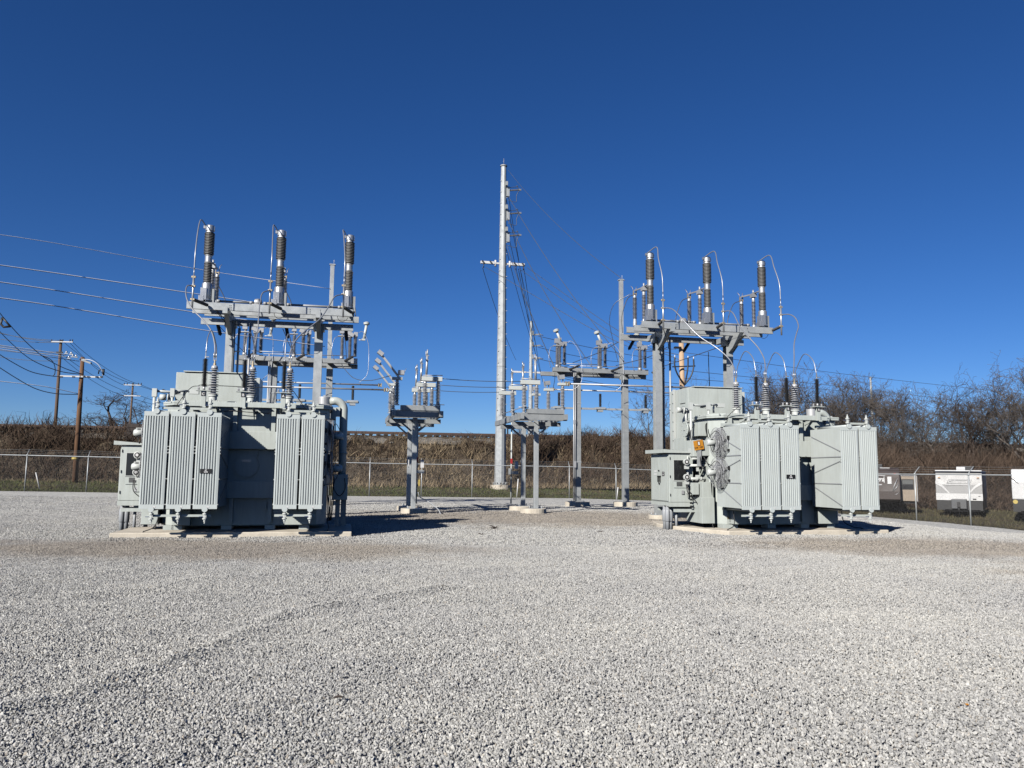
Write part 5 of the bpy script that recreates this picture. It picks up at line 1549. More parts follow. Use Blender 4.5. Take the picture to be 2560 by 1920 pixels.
# near monopole
MX, MBY = 10.78, 54.4
mz = .62
H1 = 23.85-mz
S, sh = monopole((MX, MBY, mz), .415, .20, H1, 'tallest galvanised steel monopole in the middle, behind the fence')
MB().cyl((.0, 0, H1+.1), .012, .5).build('lightning_spike', M['alu_dull'], S)
armz = [q(1290, v, MBY).z-mz for v in (479, 537, 592)]
for i, z in enumerate(armz):
    m = MB(); m.cbox((sh(z)+.10, -.1, z-.1), .22, .2, .75)
    A = m.build('arm_bracket', M['galv'], S, bevel=.01)
    m = MB(); m.cbox((sh(z)-.05, -.32, z+.42), .16, .2, .3); m.build('plate', M['galv_d'], A)
    st = Vector((sh(z)+.20, -.1, z)); en = st+Vector((.75, 0, .12)); prof = [(.03, 0)]; L_ = (en-st).length
    for k in range(14):
        h = .03+k*(L_-.06)/14; prof += [(.035, h), (.07, h+.02), (.035, h+.04)]
    prof.append((.03, L_)); m = MB(); m.lathe(prof, st, en-st, 10); m.build('post_insulator', M['intr'], A)
    m = MB(); m.cbox(en+Vector((.06, 0, 0)), .16, .12, .12); m.build('wire_clamp', M['alu'], A)
    m = MB(); m.tube(spline([en, en+Vector((-.2, 0, -.45)), (sh(z)+.7, -.1, z-.82), (sh(z)+.1, -.1, z-.72)], 8), .02, 5)
    m.tube(spline([en, en+Vector((-.2, 0, .28)), (sh(z)+.8, -.1, z+.35), (sh(z)+.1, -.1, z+.2)], 8), .02, 5); m.build('jumper', M['wire_d'], A)
zc = q(1253, 659, MBY).z-mz
m = MB()
for s in (-1, 1):
    xa, xb = sorted((s*(sh(zc)+.32), s*1.62))
    m.box(xa, xb, -.09, .09, zc-.08, zc+.10)
    m.beam((s*(sh(zc)-.02), 0, zc), (s*(sh(zc)+.34), 0, zc), .10, .12); m.cyl((s*(sh(zc)+.26), 0, zc-.24), .07, .46)
CA = m.build('cross_arm', M['white_sq'], S)
m = MB()
for x in (-1.52, -.95, .82, 1.42): m.beam((x, -.14, zc+.10), (x+.15, -.3, zc-.16), .06, .1)
for x in (-1.42, .95, 1.5): m.tube([(x, -.2, zc-.14), (x, -.2, zc-.45)], .035, 6)
m.build('arm_insulator', M['black'], CA)
mb_ = MB((MX, MBY, mz)); mb_.lathe([(.72, -.3), (.72, .05)], (MX, MBY, mz-.03), n=28); mb_.build('concrete_footing', M['concrete'], label='wide footing under the tallest steel monopole', cat='footing')

# distant monopole beyond the tracks
fx, fy = 21.4, 90
S2, sh2 = monopole((fx, fy, 0), .36, .15, 19.4, 'smaller steel monopole beyond the railway, with three short arms and a cross arm')
for v in (837, 865, 896):
    z = q(1330, v, fy).z
    m = MB(); m.beam((.3, 0, z), (1.15, 0, z+.12), .12, .16); m.cbox((.2, -.1, z+.2), .2, .2, .5); m.tube([(.9, 0, z+.1), (1.5, 0, z)], .05, 6)
    m.build('arm', M['galv_d'], S2)
z = q(1328, 931, fy).z
m = MB(); m.box(-2.3, -.6, -.1, .1, z-.1, z+.1); m.box(.5, 2.3, -.1, .1, z-.1, z+.1); m.box(-.6, .5, -.05, .05, z-.05, z+.05); m.build('cross_arm', M['white_sq'], S2)

def wood_pole(pos, top, r0, r1, mat, label, group='wooden utility poles'):
    a, b, z0 = pos; S = root('utility_pole', pos, label, 'utility pole', group)
    t = Vector(top)-Vector(pos)
    m = MB(); m.tube([(0, 0, -.3), tuple(t*.5), tuple(t)], [r0, (r0+r1)/2, r1], 14); m.build('pole', M[mat], S)
    return S
# left foreground wooden pole
pb = q(187, 1208, 54); pb.z = ground_z(pb.x, 54)-.05
pt = q(206.5, 893, 54)
WP = wood_pole(pb, pt, .17, .115, 'wood_d', 'reddish brown wooden pole in front of the embankment, left of the left transformer')
def rel(p, o): return Vector(p)-Vector(o)
ca0, ca1 = q(150, 940, 53.8), q(256, 943, 53.8)
m = MB(); m.beam(rel(ca0, pb), rel(ca1, pb), .07, .09); A = m.build('cross_arm', M['white_sq'], WP)
m = MB()
for u in (155, 185, 212, 222, 243, 255):
    p = rel(q(u, 942, 53.8), pb); m.cbox(p+Vector((0, -.1, -.02)), .14, .1, .09)
m.build('bracket', M['black'], A)
m = MB(); p0, p1 = rel(q(200, 898, 53.3), pb), rel(q(228, 908, 52.4), pb); m.beam(p0, p1, .08, .1); m.build('short_arm', M['galv_d'], WP)
MB().lathe([(.20, 0), (.20, .12)], rel(q(188, 1148, 54), pb), n=14).build('tag_band', M['yellow'], WP)
m = MB(); m.cyl(rel(q(258, 938, 53.8), pb), .07, .4); m.tube([rel(q(246, 935, 53.8), pb), rel(q(248, 925, 53.8), pb), rel(q(256, 925, 53.8), pb)], .04, 6); m.build('cable_end', M['black'], WP)
# white terminations near the pole
m = MB()
for u, v in ((166, 884), (178, 886), (182, 892), (172, 896), (190, 893)): m.cyl(rel(q(u, v, 53), pb), .05, .16); m.cbox(rel(q(u, v, 53), pb), .2, .1, .07)
m.build('dead_end_clamps', M['alu'], WP)
# leaner pole beyond tracks
p2, t2 = q(139, 1064, 72), q(152.5, 850, 72)
p2.z = 1.0
WP2 = wood_pole(p2, t2, .15, .11, 'wood_m', 'dark wooden pole beyond the railway at far left')
m = MB(); m.beam(rel(q(128, 854, 71.8), p2), rel(q(182, 855, 71.8), p2), .08, .09); A = m.build('cross_arm', M['white_sq'], WP2)
m = MB()
for u in (129, 150, 157, 175, 181): m.cyl(rel(q(u, 854, 71.8), p2), .045, .18)
m.cbox(rel(q(149, 881, 71.8), p2), .5, .1, .12)
m.build('pin_insulator', M['black'], A)
# small far pole
p3, t3 = q(325, 1060, 95), q(332.5, 958, 95); p3.z = 2.0
WP3 = wood_pole(p3, t3, .13, .10, 'wood_m', 'small far wooden pole right of the lone bare tree')
m = MB(); m.beam(rel(q(309, 962, 94.8), p3), rel(q(353, 963, 94.8), p3), .08, .10); m.beam(rel(q(310, 989, 94.8), p3), rel(q(352, 990, 94.8), p3), .08, .10); A = m.build('cross_arm', M['white_sq'], WP3)
m = MB()
for u in (311, 318, 332, 346, 353): m.cyl(rel(q(u, 962, 94.8), p3), .05, .22)
m.build('pin_insulator', M['black'], A)
# pale pole with cable terminators behind the right transformer
p4 = q(1708, 1000, 42); p4.z = ground_z(p4.x, 42); t4 = q(1703, 855, 42)
WP4 = wood_pole(p4, t4, .17, .145, 'wood_l', 'pale new wooden pole with three black cable ends behind the right transformer')
fork = q(1712, 962, 41.7)
for k, (u, v0, v1) in enumerate(((1687, 894, 915), (1720, 896, 912), (1734, 898, 918))):
    m = MB(); m.tube(spline([rel(q(u, v0, 41.6), p4), rel(q(u, v1, 41.6), p4), rel(q(u+(1712-u)*.3, v1+22, 41.6), p4), rel(fork, p4)], 8), .045, 8)
    c = m.build('cable_end', M['black'], WP4)
    m = MB(); m.tube([rel(q(u, v0, 41.6), p4), rel(q(u, v0-6, 41.6), p4)], .03, 6); m.build('terminal', M['white_sq'], c)
m = MB(); m.beam(rel(q(1681, 917, 41.7), p4), rel(q(1738, 915, 41.7), p4), .07, .06); m.cbox(rel(q(1694, 869, 41.8), p4), .4, .2, .1)
m.build('cross_arm', M['black'], WP4)
# distant square grey pole at right
p5 = q(2183, 1080, 112); p5.z = 0; t5 = q(2176, 942, 112)
S5 = root('utility_pole', p5, 'distant thin grey pole above the trees at right', 'utility pole')
t = rel(t5, p5); m = MB(); m.tube([(0, 0, 0), tuple(t)], .15, 6); m.build('pole', M['galv'], S5)
MB().beam(t+Vector((-1.5, 0, -3.6)), t+Vector((0, 0, -3.9)), .12, .14).build('bracket', M['galv_d'], S5)
# little lamp on the skyline
p6 = q(1270, 1090, 100); p6.z = 0; t6 = q(1269, 1071, 100)
S6 = root('street_lamp', p6, 'tiny dark street lamp on the skyline just right of the monopole', 'street lamp')
t = rel(t6, p6); m = MB(); m.tube([(0, 0, 0), tuple(t)], .09, 6); m.build('post', M['black'], S6)
MB().beam(t+Vector((0, 0, -.05)), t+Vector((.7, 0, .0)), .3, .12).build('lamp_head', M['black'], S6)

def wire(pts, r, mat, label, group, sag=0.0, name='overhead_wire', n=18):
    """pts: list of (u, v, b) survey points joined by a slightly sagging wire"""
    P_ = [q(*p) for p in pts]
    if len(P_) == 2: P_ = arc(P_[0], P_[1], sag, n)
    else: P_ = spline(P_, 8)
    return single(name, P_, r, mat, label, 'wire', group, 4)
# bright lines from the left
g = 'bright overhead lines coming in from the left'
wire([(-160, 566, 26), (120, 605, 29), (520, 677, 35), (826, 722, 36.2)], .010, 'wire_w', 'topmost bright overhead line coming in from the left', g)
wire([(-160, 641, 26), (120, 680, 29), (520, 739, 33), (812, 782, 36.1)], .017, 'wire_w', 'second bright overhead line from the top at left', g)
wire([(-160, 683, 26), (120, 723, 29), (520, 786, 33), (812, 828, 36.1)], .017, 'wire_w', 'third bright overhead line from the top at left', g)
wire([(-160, 725, 26), (120, 762, 29), (520, 827, 33), (812, 866, 36.1)], .017, 'wire_w', 'lowest of the four bright overhead lines at left', g)
g = 'bright lines ending at the reddish wooden pole'
wire([(-60, 856, 50), (0, 863, 50.5), (100, 877, 52), (166, 887, 53)], .02, 'wire_w', 'upper of three close bright lines reaching the reddish wooden pole', g)
wire([(-60, 861, 50), (0, 868, 50.5), (110, 885, 52), (170, 893, 53)], .02, 'wire_w', 'middle of three close bright lines reaching the reddish wooden pole', g)
wire([(-60, 866, 50), (0, 873, 50.5), (110, 890, 52), (198, 903, 53.5)], .02, 'wire_w', 'lower of three close bright lines reaching the reddish wooden pole', g)
wire([(-60, 945, 50), (0, 953, 50.5), (110, 966, 52), (195, 984, 53.7)], .02, 'wire_w', 'lone bright line meeting the reddish wooden pole halfway down', g)
wire([(205, 898, 53.5), (226, 900, 53.3), (244, 910, 53.3), (254, 925, 53.4), (257, 940, 53.6)], .02, 'wire_w', 'bright curved tail on the right of the reddish pole', g)
g = 'dark curved cables at far left'
wire([(-30, 745, 44), (14, 800, 45), (60, 850, 47), (110, 893, 49), (160, 920, 52), (205, 935, 53.6)], .024, 'wire_d', 'dark cable with a black coupling curving down to the reddish pole', g)
wire([(-30, 795, 44), (20, 850, 46), (80, 900, 48), (150, 928, 51), (205, 936, 53.6)], .024, 'wire_d', 'dark sagging cable just below the one with the coupling', g)
wire([(-30, 868, 44), (30, 905, 46), (80, 930, 48), (130, 940, 51), (150, 941, 53)], .024, 'wire_d', 'dark sagging cable reaching the cross arm of the reddish pole', g)
wire([(-30, 900, 44), (40, 945, 46), (90, 972, 48), (140, 984, 51), (195, 986, 53.6)], .024, 'wire_d', 'lowest dark cable sagging to the middle of the reddish pole', g)
wire([(106, 889, 49), (128, 900, 49.5), (137, 916, 50), (137, 934, 51), (132, 940, 52)], .025, 'wire_d', 'short hanging drop cable left of the dark wooden pole', g)
c = q(13, 806, 45); m = MB(c); m.tube([c+Vector((-.15, 0, .25)), c+Vector((-.2, 0, -.1)), c+Vector((-.05, 0, -.25)), c+Vector((.25, 0, -.2))], .06, 8); m.tube([c+Vector((-.15, 0, .25)), c+Vector((.28, 0, -.22))], .05, 8)
m.build('cable_coupling', M['black'], label='black triangular coupling on the dark cable at the left edge', cat='coupling')
g = 'thin lines of the far distribution poles'
far = [((-60, 812), (129, 854)), ((-60, 818), (150, 851)), ((-60, 838), (175, 855)), ((-60, 850), (149, 880)), ((-60, 865), (150, 882)), ((-60, 880), (150, 902))]
for k, (a_, b_) in enumerate(far):
    wire([(*a_, 74), (*b_, 72)], .02, 'wire_d', 'thin dark line number %s from the top arriving at the far dark pole' % ('one', 'two', 'three', 'four', 'five', 'six')[k], g, .25)
far = [((181, 855), (352, 962)), ((157, 853), (332, 959)), ((175, 857), (311, 963)), ((150, 882), (352, 990)), ((140, 880), (311, 990))]
for k, (a_, b_) in enumerate(far):
    wire([(*a_, 72), (*b_, 95)], .022, 'wire_d', 'thin dark line number %s running from the dark pole to the small far pole' % ('one', 'two', 'three', 'four', 'five')[k], g, .5)
far = [((352, 962), (520, 1010)), ((332, 959), (520, 1004)), ((352, 990), (520, 1030)), ((311, 990), (520, 1036)), ((345, 1020), (500, 1062))]
for k, (a_, b_) in enumerate(far):
    wire([(*a_, 95), (*b_, 120)], .022, 'wire_d', 'thin dark line number %s leaving the small far pole towards the left transformer' % ('one', 'two', 'three', 'four', 'five')[k], g, .3)
# from the tall monopole
g = 'conductors from the tall monopole'
wire([(1270, 425, 54.4), (1562, 702, 36.4)], .014, 'wire_d', 'thin shield wire from the monopole top to the mast of the right rear stand', g, .5)
wire([(1272, 492, 54), (1564, 908, 35.4)], .022, 'wire_d', 'conductor from the top monopole arm to the third phase of the right rear stand', g, .5)
wire([(1268, 545, 54), (1478, 915, 35.3)], .022, 'wire_d', 'conductor from the middle monopole arm to the second phase of the right rear stand', g, .5)
wire([(1267, 612, 54), (1384, 913, 35.3)], .022, 'wire_d', 'conductor from the lower monopole arm to the first phase of the right rear stand', g, .4)
ends = [(1206, 668, 1290, 900), (1262, 430, 1330, 835), (1265, 495, 1340, 840), (1265, 560, 1342, 868), (1265, 620, 1345, 900), (1296, 672, 1352, 935), (1310, 672, 1357, 955)]
for k, (a0, b0, a1, b1) in enumerate(ends):
    wire([(a0, b0, 54.3), (a1, b1, 89)], .022, 'wire_d', '%s dark line fanning from the monopole down to the distant monopole' % ('leftmost', 'second', 'third', 'fourth', 'fifth', 'sixth', 'rightmost')[k], g, .5)
for k, (a0, b0, a1, b1) in enumerate([(1214, 668, 1550, 858), (1298, 672, 1552, 846), (1318, 669, 1560, 836)]):
    wire([(a0, b0, 54.2), (a1, b1, 46), (1690+6*k, 873+14*k, 42)], .016, 'wire_d', '%s line from the monopole cross arm to the pale wooden pole' % ('lower', 'middle', 'upper')[k], g)
for k, (u0, v0, u1, v1) in enumerate([(1345, 840, 1700, 905), (1345, 868, 1560, 905), (1345, 897, 1700, 960), (1357, 930, 1700, 985), (1357, 935, 1700, 992)]):
    wire([(u0, v0, 89), (u1, v1, 110)], .03, 'wire_d', 'faint line number %s running right from the distant monopole' % ('one', 'two', 'three', 'four', 'five')[k], 'faint lines running right from the distant monopole', .3)
# tie lines from the right rear stand up to the right tall stand
g = 'slack leads between the right rear stand and the right tall stand'
wire([(1432, 907, 34.8), (1500, 880, 31), (1546, 855, 26.6)], .016, 'wire_d', 'slack lead from the first dead-end insulator to the left end of the tall stand', g)
wire([(1540, 914, 34.8), (1620, 893, 31), (1668, 868, 26.6)], .016, 'wire_d', 'slack lead passing behind the left column of the tall stand', g)
wire([(1655, 917, 34.8), (1740, 888, 31), (1806, 865, 26.6)], .016, 'wire_d', 'slack lead rising to the right column of the tall stand', g)
wire([(1576, 735, 26.0), (1536, 760, 26.3), (1524, 800, 27.5), (1531, 845, 29.5), (1545, 905, 34)], .012, 'wire_b', 'long curved drop lead from the first switch jaw of the right tall stand', g)
wire([(1771, 880, 27), (1772, 920, 27), (1774, 965, 27)], .016, 'black', 'thin black vertical rod hanging above the right cable box', 'hanging rods')
g = 'slack leads between the left rear stand and the left tall stand'
wire([(548, 815, 26.6), (600, 870, 30), (625, 892, 34.8)], .014, 'wire_d', 'slack lead from the left end of the left tall stand to its rear stand', g)
wire([(707, 822, 26.6), (727, 868, 30), (748, 895, 34.8)], .014, 'wire_d', 'slack lead under the middle of the left tall stand', g)
wire([(860, 832, 26.6), (864, 860, 30), (866, 896, 34.8)], .014, 'wire_d', 'short slack lead under the right end of the left tall stand', g)
# faint lines over the trees at right
g = 'faint power lines over the trees at right'
wire([(1700, 880, 90), (2176, 943, 112), (2700, 1000, 130)], .03, 'wire_d', 'upper faint power line over the trees at right', g)
wire([(1700, 925, 90), (2160, 973, 112), (2700, 1040, 130)], .03, 'wire_d', 'middle faint power line over the trees at right', g)
wire([(1700, 945, 90), (2176, 985, 112), (2700, 1052, 130)], .03, 'wire_d', 'lower faint power line over the trees at right', g)

# ================================================================ chain-link fences
def fence(o, d, n, spacing, h, label, out=1, start=0):
    """o: first post (a, b); d: unit direction in the yard; out: side the barbed arms lean to"""
    F = root('chain_link_fence', (o[0], o[1], 0), label, 'fence')
    dx, dy = d; nx, ny = -dy*out, dx*out
    P_ = []
    for k in range(n+1):
        a, b = dx*spacing*k, dy*spacing*k
        P_.append(Vector((a, b, ground_z(o[0]+a, o[1]+b)-.01)))
    post = MB(); post.tube([(0, 0, -.1), (0, 0, h-.02)], .03, 8); 
    post.cyl((0, 0, h-.04), .038, .09, n=8)
    post.tube([(0, 0, h+.03), (nx*.05, ny*.05, h+.10), (nx*.27, ny*.27, h+.34)], .018, 6)
    p0 = post.build('fence_post', M['galv'], F, at=P_[0])
    for p in P_[1:]:
        c = p0.copy(); COL.objects.link(c); c.location = p
    m = MB()
    for i in range(n): m.beam(P_[i]+Vector((0, 0, h)), P_[i+1]+Vector((0, 0, h)), .045, .045)
    m.build('top_rail', M['galv'], F)
    m = MB()
    for off, zz in ((.10, .14), (.18, .23), (.26, .33)):
        for i in range(n):
            m.tube(arc(P_[i]+Vector((nx*off, ny*off, h+zz)), P_[i+1]+Vector((nx*off, ny*off, h+zz)), .03, 4), .005, 3, caps=False)
    m.build('barbed_wire', M['galv_d'], F)
    # woven mesh of diagonal wires
    L = spacing*n; s = .055; hh = h-.03
    vs = []; fs = []
    def zat(t):
        i = min(n-1, int(t/spacing)); f = t/spacing-i
        return P_[i].z*(1-f)+P_[i+1].z*f
    r = .0011
    t = -hh
    while t < L:
        for sg in (1, -1):
            t0, t1 = t, t+hh
            z0, z1 = (0, hh) if sg > 0 else (hh, 0)
            ta, tb = max(0, t0), min(L, t1)
            if tb-ta < .02: continue
            za = z0+(z1-z0)*(ta-t0)/hh; zb = z0+(z1-z0)*(tb-t0)/hh
            pa = Vector((dx*ta, dy*ta, zat(ta)+za+.03)); pb = Vector((dx*tb, dy*tb, zat(tb)+zb+.03))
            k = len(vs)
            N_ = Vector((nx, ny, 0))*r*sg; U = Vector((0, 0, r*1.4))
            vs += [pa+N_*0+U, pa+N_*1.5-U, pa-N_*1.5-U, pb+U, pb+N_*1.5-U, pb-N_*1.5-U]
            fs += [(k, k+1, k+4, k+3), (k+1, k+2, k+5, k+4), (k+2, k, k+3, k+5)]
        t += s
    m = MB(); m.v = vs; m.f = fs; m.s = [False]*len(fs)
    m.build('chain_link', M['mesh'], F)
    return F
fence((-30.4, 49.5), (1, 0), 17, 3.2, 2.06, 'long galvanised chain-link fence with barbed wire across the back of the yard', out=1)
fence((24.9, 49.4), (.012, -1), 11, 3.08, 2.06, 'chain-link fence with outward barbed arms along the right side, before the trailers', out=1)

# white stakes leaning by the fence
def stake(p, top, r, label):
    m = MB(p); m.tube([tuple(p), tuple(top)], r, 6); m.build('marker_stake', M['white_sq'], label=label, cat='stake', group='white marker stakes by the back fence')
a0 = q(99, 1222, 50.2); a1 = q(89.5, 1181, 50.2); stake(a0, a1, .035, 'white stake leaning left behind the fence near the reddish pole')
a0 = q(1292, 1243, 49.2); a1 = q(1295.5, 1197, 49.2); stake(a0, a1, .035, 'white stake beside the middle low stand at the fence')
a0 = q(1542, 1249, 49.2); a1 = q(1545, 1218, 49.2); stake(a0, a1, .035, 'short white stake at the foot of a fence post near the right columns')

# ================================================================ travel trailers beyond the side fence
def trailer(u0, u1, vtop, vsk, vgr, Y, length, mats, label, bodyname='travel_trailer', rz=0):
    """front face spans photo columns u0..u1 at depth Y"""
    r0, r1 = ray(u0, vsk), ray(u1, vsk)
    X0, X1 = r0[0]/r0[1]*Y, r1[0]/r1[1]*Y
    az = math.atan2((X0+X1)/2, Y)
    def zz(v):
        r = ray((u0+u1)/2, v); return CAM_H+r[2]/r[1]*Y
    Xc = (X0+X1)/2; w = (X1-X0)/2*math.cos(az)
    a, b = world_to_yard(Xc, Y)
    g = zz(vgr)
    T = root('travel_trailer', (a, b, g), label, 'trailer', 'travel trailers parked beyond the side fence', rz=-PHI-az+rz)
    H = zz(vtop)-g; sk = zz(vsk)-g
    return T, w, H, sk
# grey-fronted trailer
T, w, H, sk = trailer(2340, 2457, 1176, 1251, 1296, 42, 7.5, None, 'silver and white travel trailer with grey propane cover, middle one of three', rz=R(-3))
m = MB()
prof = [(0.0, sk), (0.0, sk+.25), (.02, H-.75), (.12, H-.25), (.28, H-.06), (.6, H)]
L = 7.2
vs = [(s*w, y, z) for s in (-1, 1) for y, z in prof+[(L, H), (L, sk-.0)]]
n = len(prof)+2
m.add(vs, [tuple(range(n)), tuple(range(2*n-1, n-1, -1))]+[(i, n+i, n+(i+1) % n, (i+1) % n) for i in range(n)])
M['tr_silver'] = paint('silver_trailer_skin', (.36, .36, .355), .45)
M['tr_white'] = paint('white_trailer_skin', (.74, .74, .73), .3)
M['tr_brown'] = paint('brown_trailer_skin', (.06, .044, .038), .6)
M['tr_tan'] = paint('tan_slide_out', (.34, .275, .21), .5)
body = m.build('body', M['tr_silver'], T, bevel=.02)
m = MB(); m.box(-w, w, -.008, -.002, sk+.0, sk+.36); m.box(-w+.0, w-.0, .05, .30, H-.04, H+.01)
for s in (-1, 1):
    pts = [(s*w, sk+.86), (s*(w-.30), sk+.68), (s*(w-.60), sk+.37), (s*(w-.66), sk+.37), (s*(w-.34), sk+.78), (s*w, sk+1.03)]
    if s < 0: pts = pts[::-1]
    k = len(pts); m.add([(x, -.006, z) for x, z in pts]+[(x, .004, z) for x, z in pts], [tuple(range(k))[::-1], tuple(range(k, 2*k))])
m.build('white_stripes', M['tr_white'], body)
# outlined emblem with the maker's word
zc = sk+.97
def pgram(x0, x1, z0, z1, sh): return [(x0, z0), (x1, z0), (x1+sh, z1), (x0+sh, z1)]
m = MB()
for i, (A_, y) in enumerate(((pgram(-.62, .48, zc-.17, zc+.17, .14), -.012),)):
    k = 4; m.add([(x, y, z) for x, z in A_]+[(x, y+.006, z) for x, z in A_], [(0, 1, 2, 3), (7, 6, 5, 4), (0, 4, 5, 1), (1, 5, 6, 2), (2, 6, 7, 3), (3, 7, 4, 0)])
m.build('emblem', M['tr_white'], body)
m = MB()
A_ = pgram(-.575, .445, zc-.115, zc+.135, .11); m.add([(x, -.016, z) for x, z in A_]+[(x, -.0125, z) for x, z in A_], [(0, 1, 2, 3), (7, 6, 5, 4), (0, 4, 5, 1), (1, 5, 6, 2), (2, 6, 7, 3), (3, 7, 4, 0)])
m.build('emblem', M['tr_silver'], body)
text_obj('Coleman', .235, M['tr_white'], body, (-.07, -.019, zc+.01), shear=.15, bold=.006)
m = MB(); m.lathe([(.07, 0), (.07, -.004)], (.42, -.019, zc+.01), (0, 1, 0), 16); m.build('emblem', M['tr_white'], body)
m = MB(); m.box(-.02+.42, .02+.42, -.026, -.024, zc-.03, zc+.05); m.build('emblem', M['tr_silver'], body)
m = MB(); m.box(-w+.02, w-.02, .05, L, .42, sk-.002); m.build('skirt', M['black'], body)
m = MB(); m.box(-.34, .36, -.75, -.1, sk-.42, sk+.08); pc = m.build('propane_cover', paint('grey_plastic', (.10, .105, .11), .5), T, bevel=.03)
m = MB(); m.tube([(.0, -.80, .0), (.0, -.80, .75)], .035, 8); m.cbox((.0, -.84, .75), .14, .12, .26); m.beam((.0, -1.0, .42), (-.8, .3, .42), .08, .1); m.beam((.0, -1.0, .42), (1.1, .3, .42), .08, .1)
m.build('hitch', M['black'], T)
m = MB(); m.box(-.12, .30, .9, 1.8, H, H+.20); m.build('roof_vent', M['tr_white'], body, bevel=.02); m = MB(); m.box(.05, .62, 1.4, 2.5, H, H+.24); m.build('air_conditioner', M['black'], body, bevel=.03)
for sx in (-1, 1):
    wh = MB(); wh.cyl((sx*(w-.12), 4.2, .36), .36, -.24*sx, (1, 0, 0), 20); wh.build('wheel', M['black'], T)
    MB().cbox((sx*(w-.18), -.012, H-.38), .12, .02, .035).build('marker_light', M['orange'], body)
m = MB(); m.box(.62, .78, -.014, -.005, sk+.04, sk+.11); m.box(w-.2, w-.1, -.014, -.005, sk+.22, sk+.25); m.build('plate', M['black'], body)
# brown trailer with slide-out
T, w, H, sk = trailer(2115, 2252, 1170, 1262, 1276, 43.5, 8, None, 'dark brown travel trailer with a tan slide-out window, partly hidden by the right transformer')
m = MB(); L = 7.5
prof = [(.35, .45), (0, sk+.3), (.0, sk+.75), (.08, H-.75), (.30, H-.25), (.7, H-.03), (1.2, H)]
vs = [(s*w, y, z) for s in (-1, 1) for y, z in prof+[(L, H), (L, .45)]]; n = len(prof)+2
m.add(vs, [tuple(range(n)), tuple(range(2*n-1, n-1, -1))]+[(i, n+i, n+(i+1) % n, (i+1) % n) for i in range(n)])
body = m.build('body', M['tr_brown'], T, bevel=.04)
m = MB(); m.box(w+.005, w+.86, 1.0, 4.0, .52, H-.42); so_ = m.build('slide_out', M['tr_tan'], T, bevel=.01)
xs0 = w+.10
m = MB(); m.box(w+.10, w+.70, .985, .998, 1.15, 1.72); fr = m.build('window', M['black'], so_)
MB().box(w+.14, w+.66, .975, .984, 1.45, 1.67).build('pane', paint('grey_pane', (.16, .165, .165), .15), so_)
MB().box(w+.14, w+.66, .975, .984, 1.19, 1.41).build('pane', paint('dark_pane', (.035, .035, .04), .1), so_)
m = MB(); m.box(w+.84, w+.87, .97, 1.0, .5, H-.40); m.box(w+.0, w+.87, .97, .999, H-.42, H-.39); m.build('trim', M['alu'], so_)
m = MB(); m.box(w-.62, w-.42, -.012+.02, .03, 1.45, 1.85); m.box(w-.80, w-.77, .0, .03, 1.5, 1.85); m.build('white_sheet', M['white_sq'], body)
# pale lettering fragment and curved flashes
t = text_obj('yra', .34, M['tr_white'], body, (w-.98, .055, H-.62), shear=.3, bold=.01); t.rotation_euler = (R(84), 0, 0)
m = MB(); m.beam((w-1.2, .06, H-.38), (w-.72, .06, H-.42), .01, .03); m.beam((w-1.3, .02, H-.93), (w-.9, .02, H-.90), .01, .06)
m.tube([(w-.38, -.02, 1.05), (w-.30, -.01, 1.35), (w-.12, .02, 1.75)], [.01, .03, .01], 5); m.tube([(w-.36, -.02, 1.05), (w-.2, -.01, 1.25), (w-.08, .02, 1.45)], [.01, .025, .01], 5)
m.tube([(w-.3, -.01, .88), (w-.2, -.01, .90), (w-.08, 0, 1.0)], [.01, .02, .01], 5); m.build('pale_flashes', M['alu_dull'], body)
m = MB(); m.box(-.2, .55, 1.6, 2.6, H, H+.24); m.build('air_conditioner', M['black'], body, bevel=.03)
m = MB(); m.box(.4, .9, 1.0, 3.0, H, H+.03); m.build('roof_cap', M['tr_white'], body)
MB().cbox((w-.25, .28, H-.30), .1, .03, .05).build('marker_light', M['red'], body)
for sx in (-1, 1): MB().cyl((sx*(w-.12), 4.2, .36), .36, -.24*sx, (1, 0, 0), 20).build('wheel', M['black'], T)
m = MB(); m.beam((w+.1, 1.2, .44), (w+.8, 1.2, .44), .06, .1); m.beam((w+.1, 3.2, .44), (w+.8, 3.2, .44), .06, .1); m.build('slide_rail', M['black'], T)
# white trailer at the right edge
T, w, H, sk = trailer(2530, 2662, 1173, 1250, 1304, 37.5, 8, None, 'white travel trailer with black swoosh cut by the right edge of the view')
m = MB(); prof = [(.0, sk), (.0, H-.6), (.12, H-.22), (.4, H), (L, H), (L, sk)]
vs = [(s*w, y, z) for s in (-1, 1) for y, z in prof]; n = len(prof)
m.add(vs, [tuple(range(n)), tuple(range(2*n-1, n-1, -1))]+[(i, n+i, n+(i+1) % n, (i+1) % n) for i in range(n)])
body = m.build('body', M['tr_white'], T, bevel=.05)
m = MB(); m.box(-w+.02, w-.02, .02, L, .42, sk-.002); m.build('skirt', M['black'], body)
m = MB(); m.tube([(-w+.0, -.004, H-.42), (-w+.12, -.008, H-.52), (-w+.30, -.004, H-.72)], [.01, .03, .005], 5); m.tube([(-w+.52, -.004, H-.72), (-w+.62, -.008, H-.95), (-w+.9, -.004, H-1.25)], [.01, .06, .02], 5)
m.build('swoosh', M['black'], body)
m = MB(); m.tube([(-w+.02, -.004, H-.33), (-w+.14, -.008, H-.42), (-w+.29, -.004, H-.56)], [.008, .018, .005], 5); m.build('swoosh', M['alu_dull'], body)
t = text_obj('S', .24, M['black'], body, (-w+.62, -.01, H-.40), shear=.3, bold=.008)
MB().lathe([(.10, 0), (.10, -.01)], (-w+.12, .01, sk-.11), (0, 1, 0), 16).build('badge', M['yellow'], body)
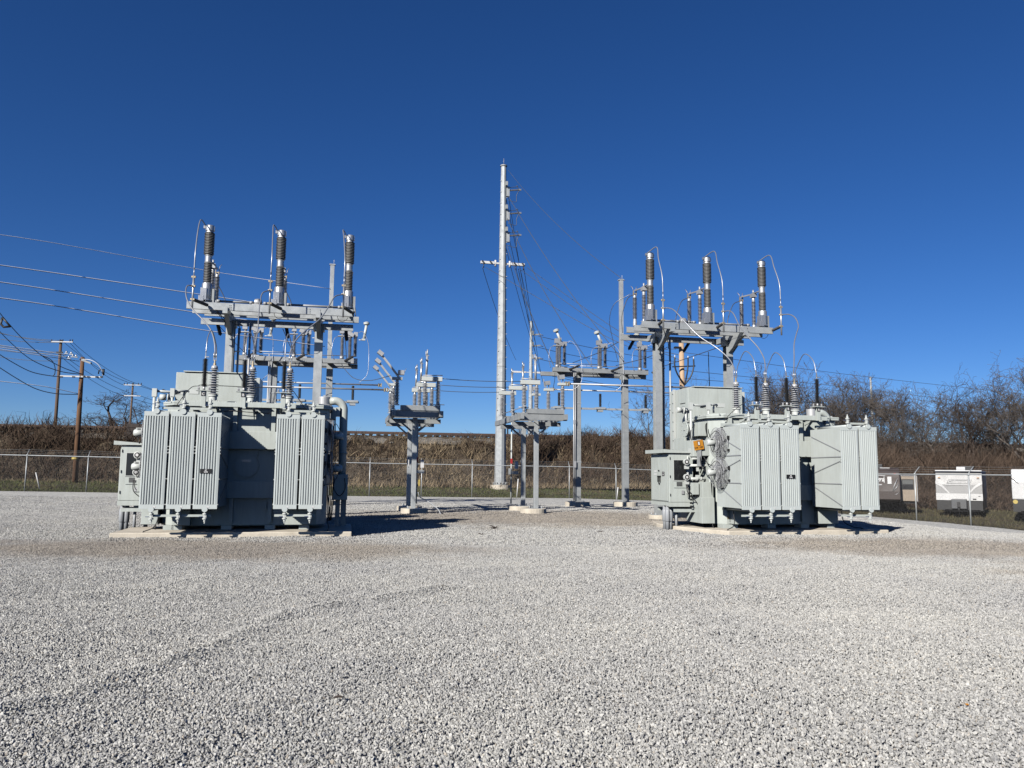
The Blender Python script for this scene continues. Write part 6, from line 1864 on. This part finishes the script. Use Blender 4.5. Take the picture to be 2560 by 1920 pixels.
for sx in (-1, 1): MB().cyl((sx*(w-.12), 4.2, .36), .36, -.24*sx, (1, 0, 0), 20).build('wheel', M['black'], T)
m = MB(); m.beam((.0, -1.2, .42), (-.8, .3, .42), .1, .12); m.beam((.0, -1.2, .42), (.8, .3, .42), .1, .12); m.tube([(0, -1.0, 0), (0, -1.0, .6)], .04, 8); m.build('hitch', M['black'], T)

# ================================================================ small things lying or growing on the gravel
def weed(u, v, label, s=1.0):
    r = ray(u, v); t = (0.03-CAM_H)/r[2]
    a, b = world_to_yard(r[0]*t, r[1]*t)
    z = gravel_z(a, b)
    rr = random.Random(u)
    m = MB((a, b, z))
    for k in range(14):
        az = rr.uniform(0, 6.28); L = rr.uniform(.04, .12)*s; e = rr.uniform(.3, 1.2)
        p = Vector((a, b, z)); p1 = p+Vector((math.cos(az)*L*.5, math.sin(az)*L*.5, L*.5*e)); p2 = p+Vector((math.cos(az)*L, math.sin(az)*L, L*.6*e))
        m.tube([p, p1, p2], [.005*s, .006*s, .001], 4, caps=False)
    m.build('weed', M['bark_d'], label=label, cat='weed', group='dry weeds on the gravel')
weed(1236, 1322, 'dark dry weed on the gravel between the transformers, nearer the left one', 1.6)
weed(1203, 1337, 'tiny dark weed left of the larger one between the transformers', .8)
weed(1501, 1330, 'small dark weed on the gravel left of the right transformer', .9)
r = ray(845, 1751); t = (0.05-CAM_H)/r[2]; a, b = world_to_yard(r[0]*t, r[1]*t); z = gravel_z(a, b)+.03
m = MB((a, b, z)); m.tube([(a-.03, b, z), (a, b+.008, z+.008), (a+.035, b-.004, z+.004)], [.006, .009, .005], 6)
m.build('wood_chip', M['bark_d'], label='small dark wood chip lying on the foreground gravel', cat='wood chip')
r = ray(2418, 1765); t = (0.05-CAM_H)/r[2]; a, b = world_to_yard(r[0]*t, r[1]*t); z = gravel_z(a, b)+.025
m = MB((a, b, z)); m.cbox((a, b, z), .02, .015, .004, Matrix.Rotation(.4, 3, 'X')); m.build('leaf_scrap', M['orange'], label='tiny orange scrap on the gravel at lower right', cat='scrap')
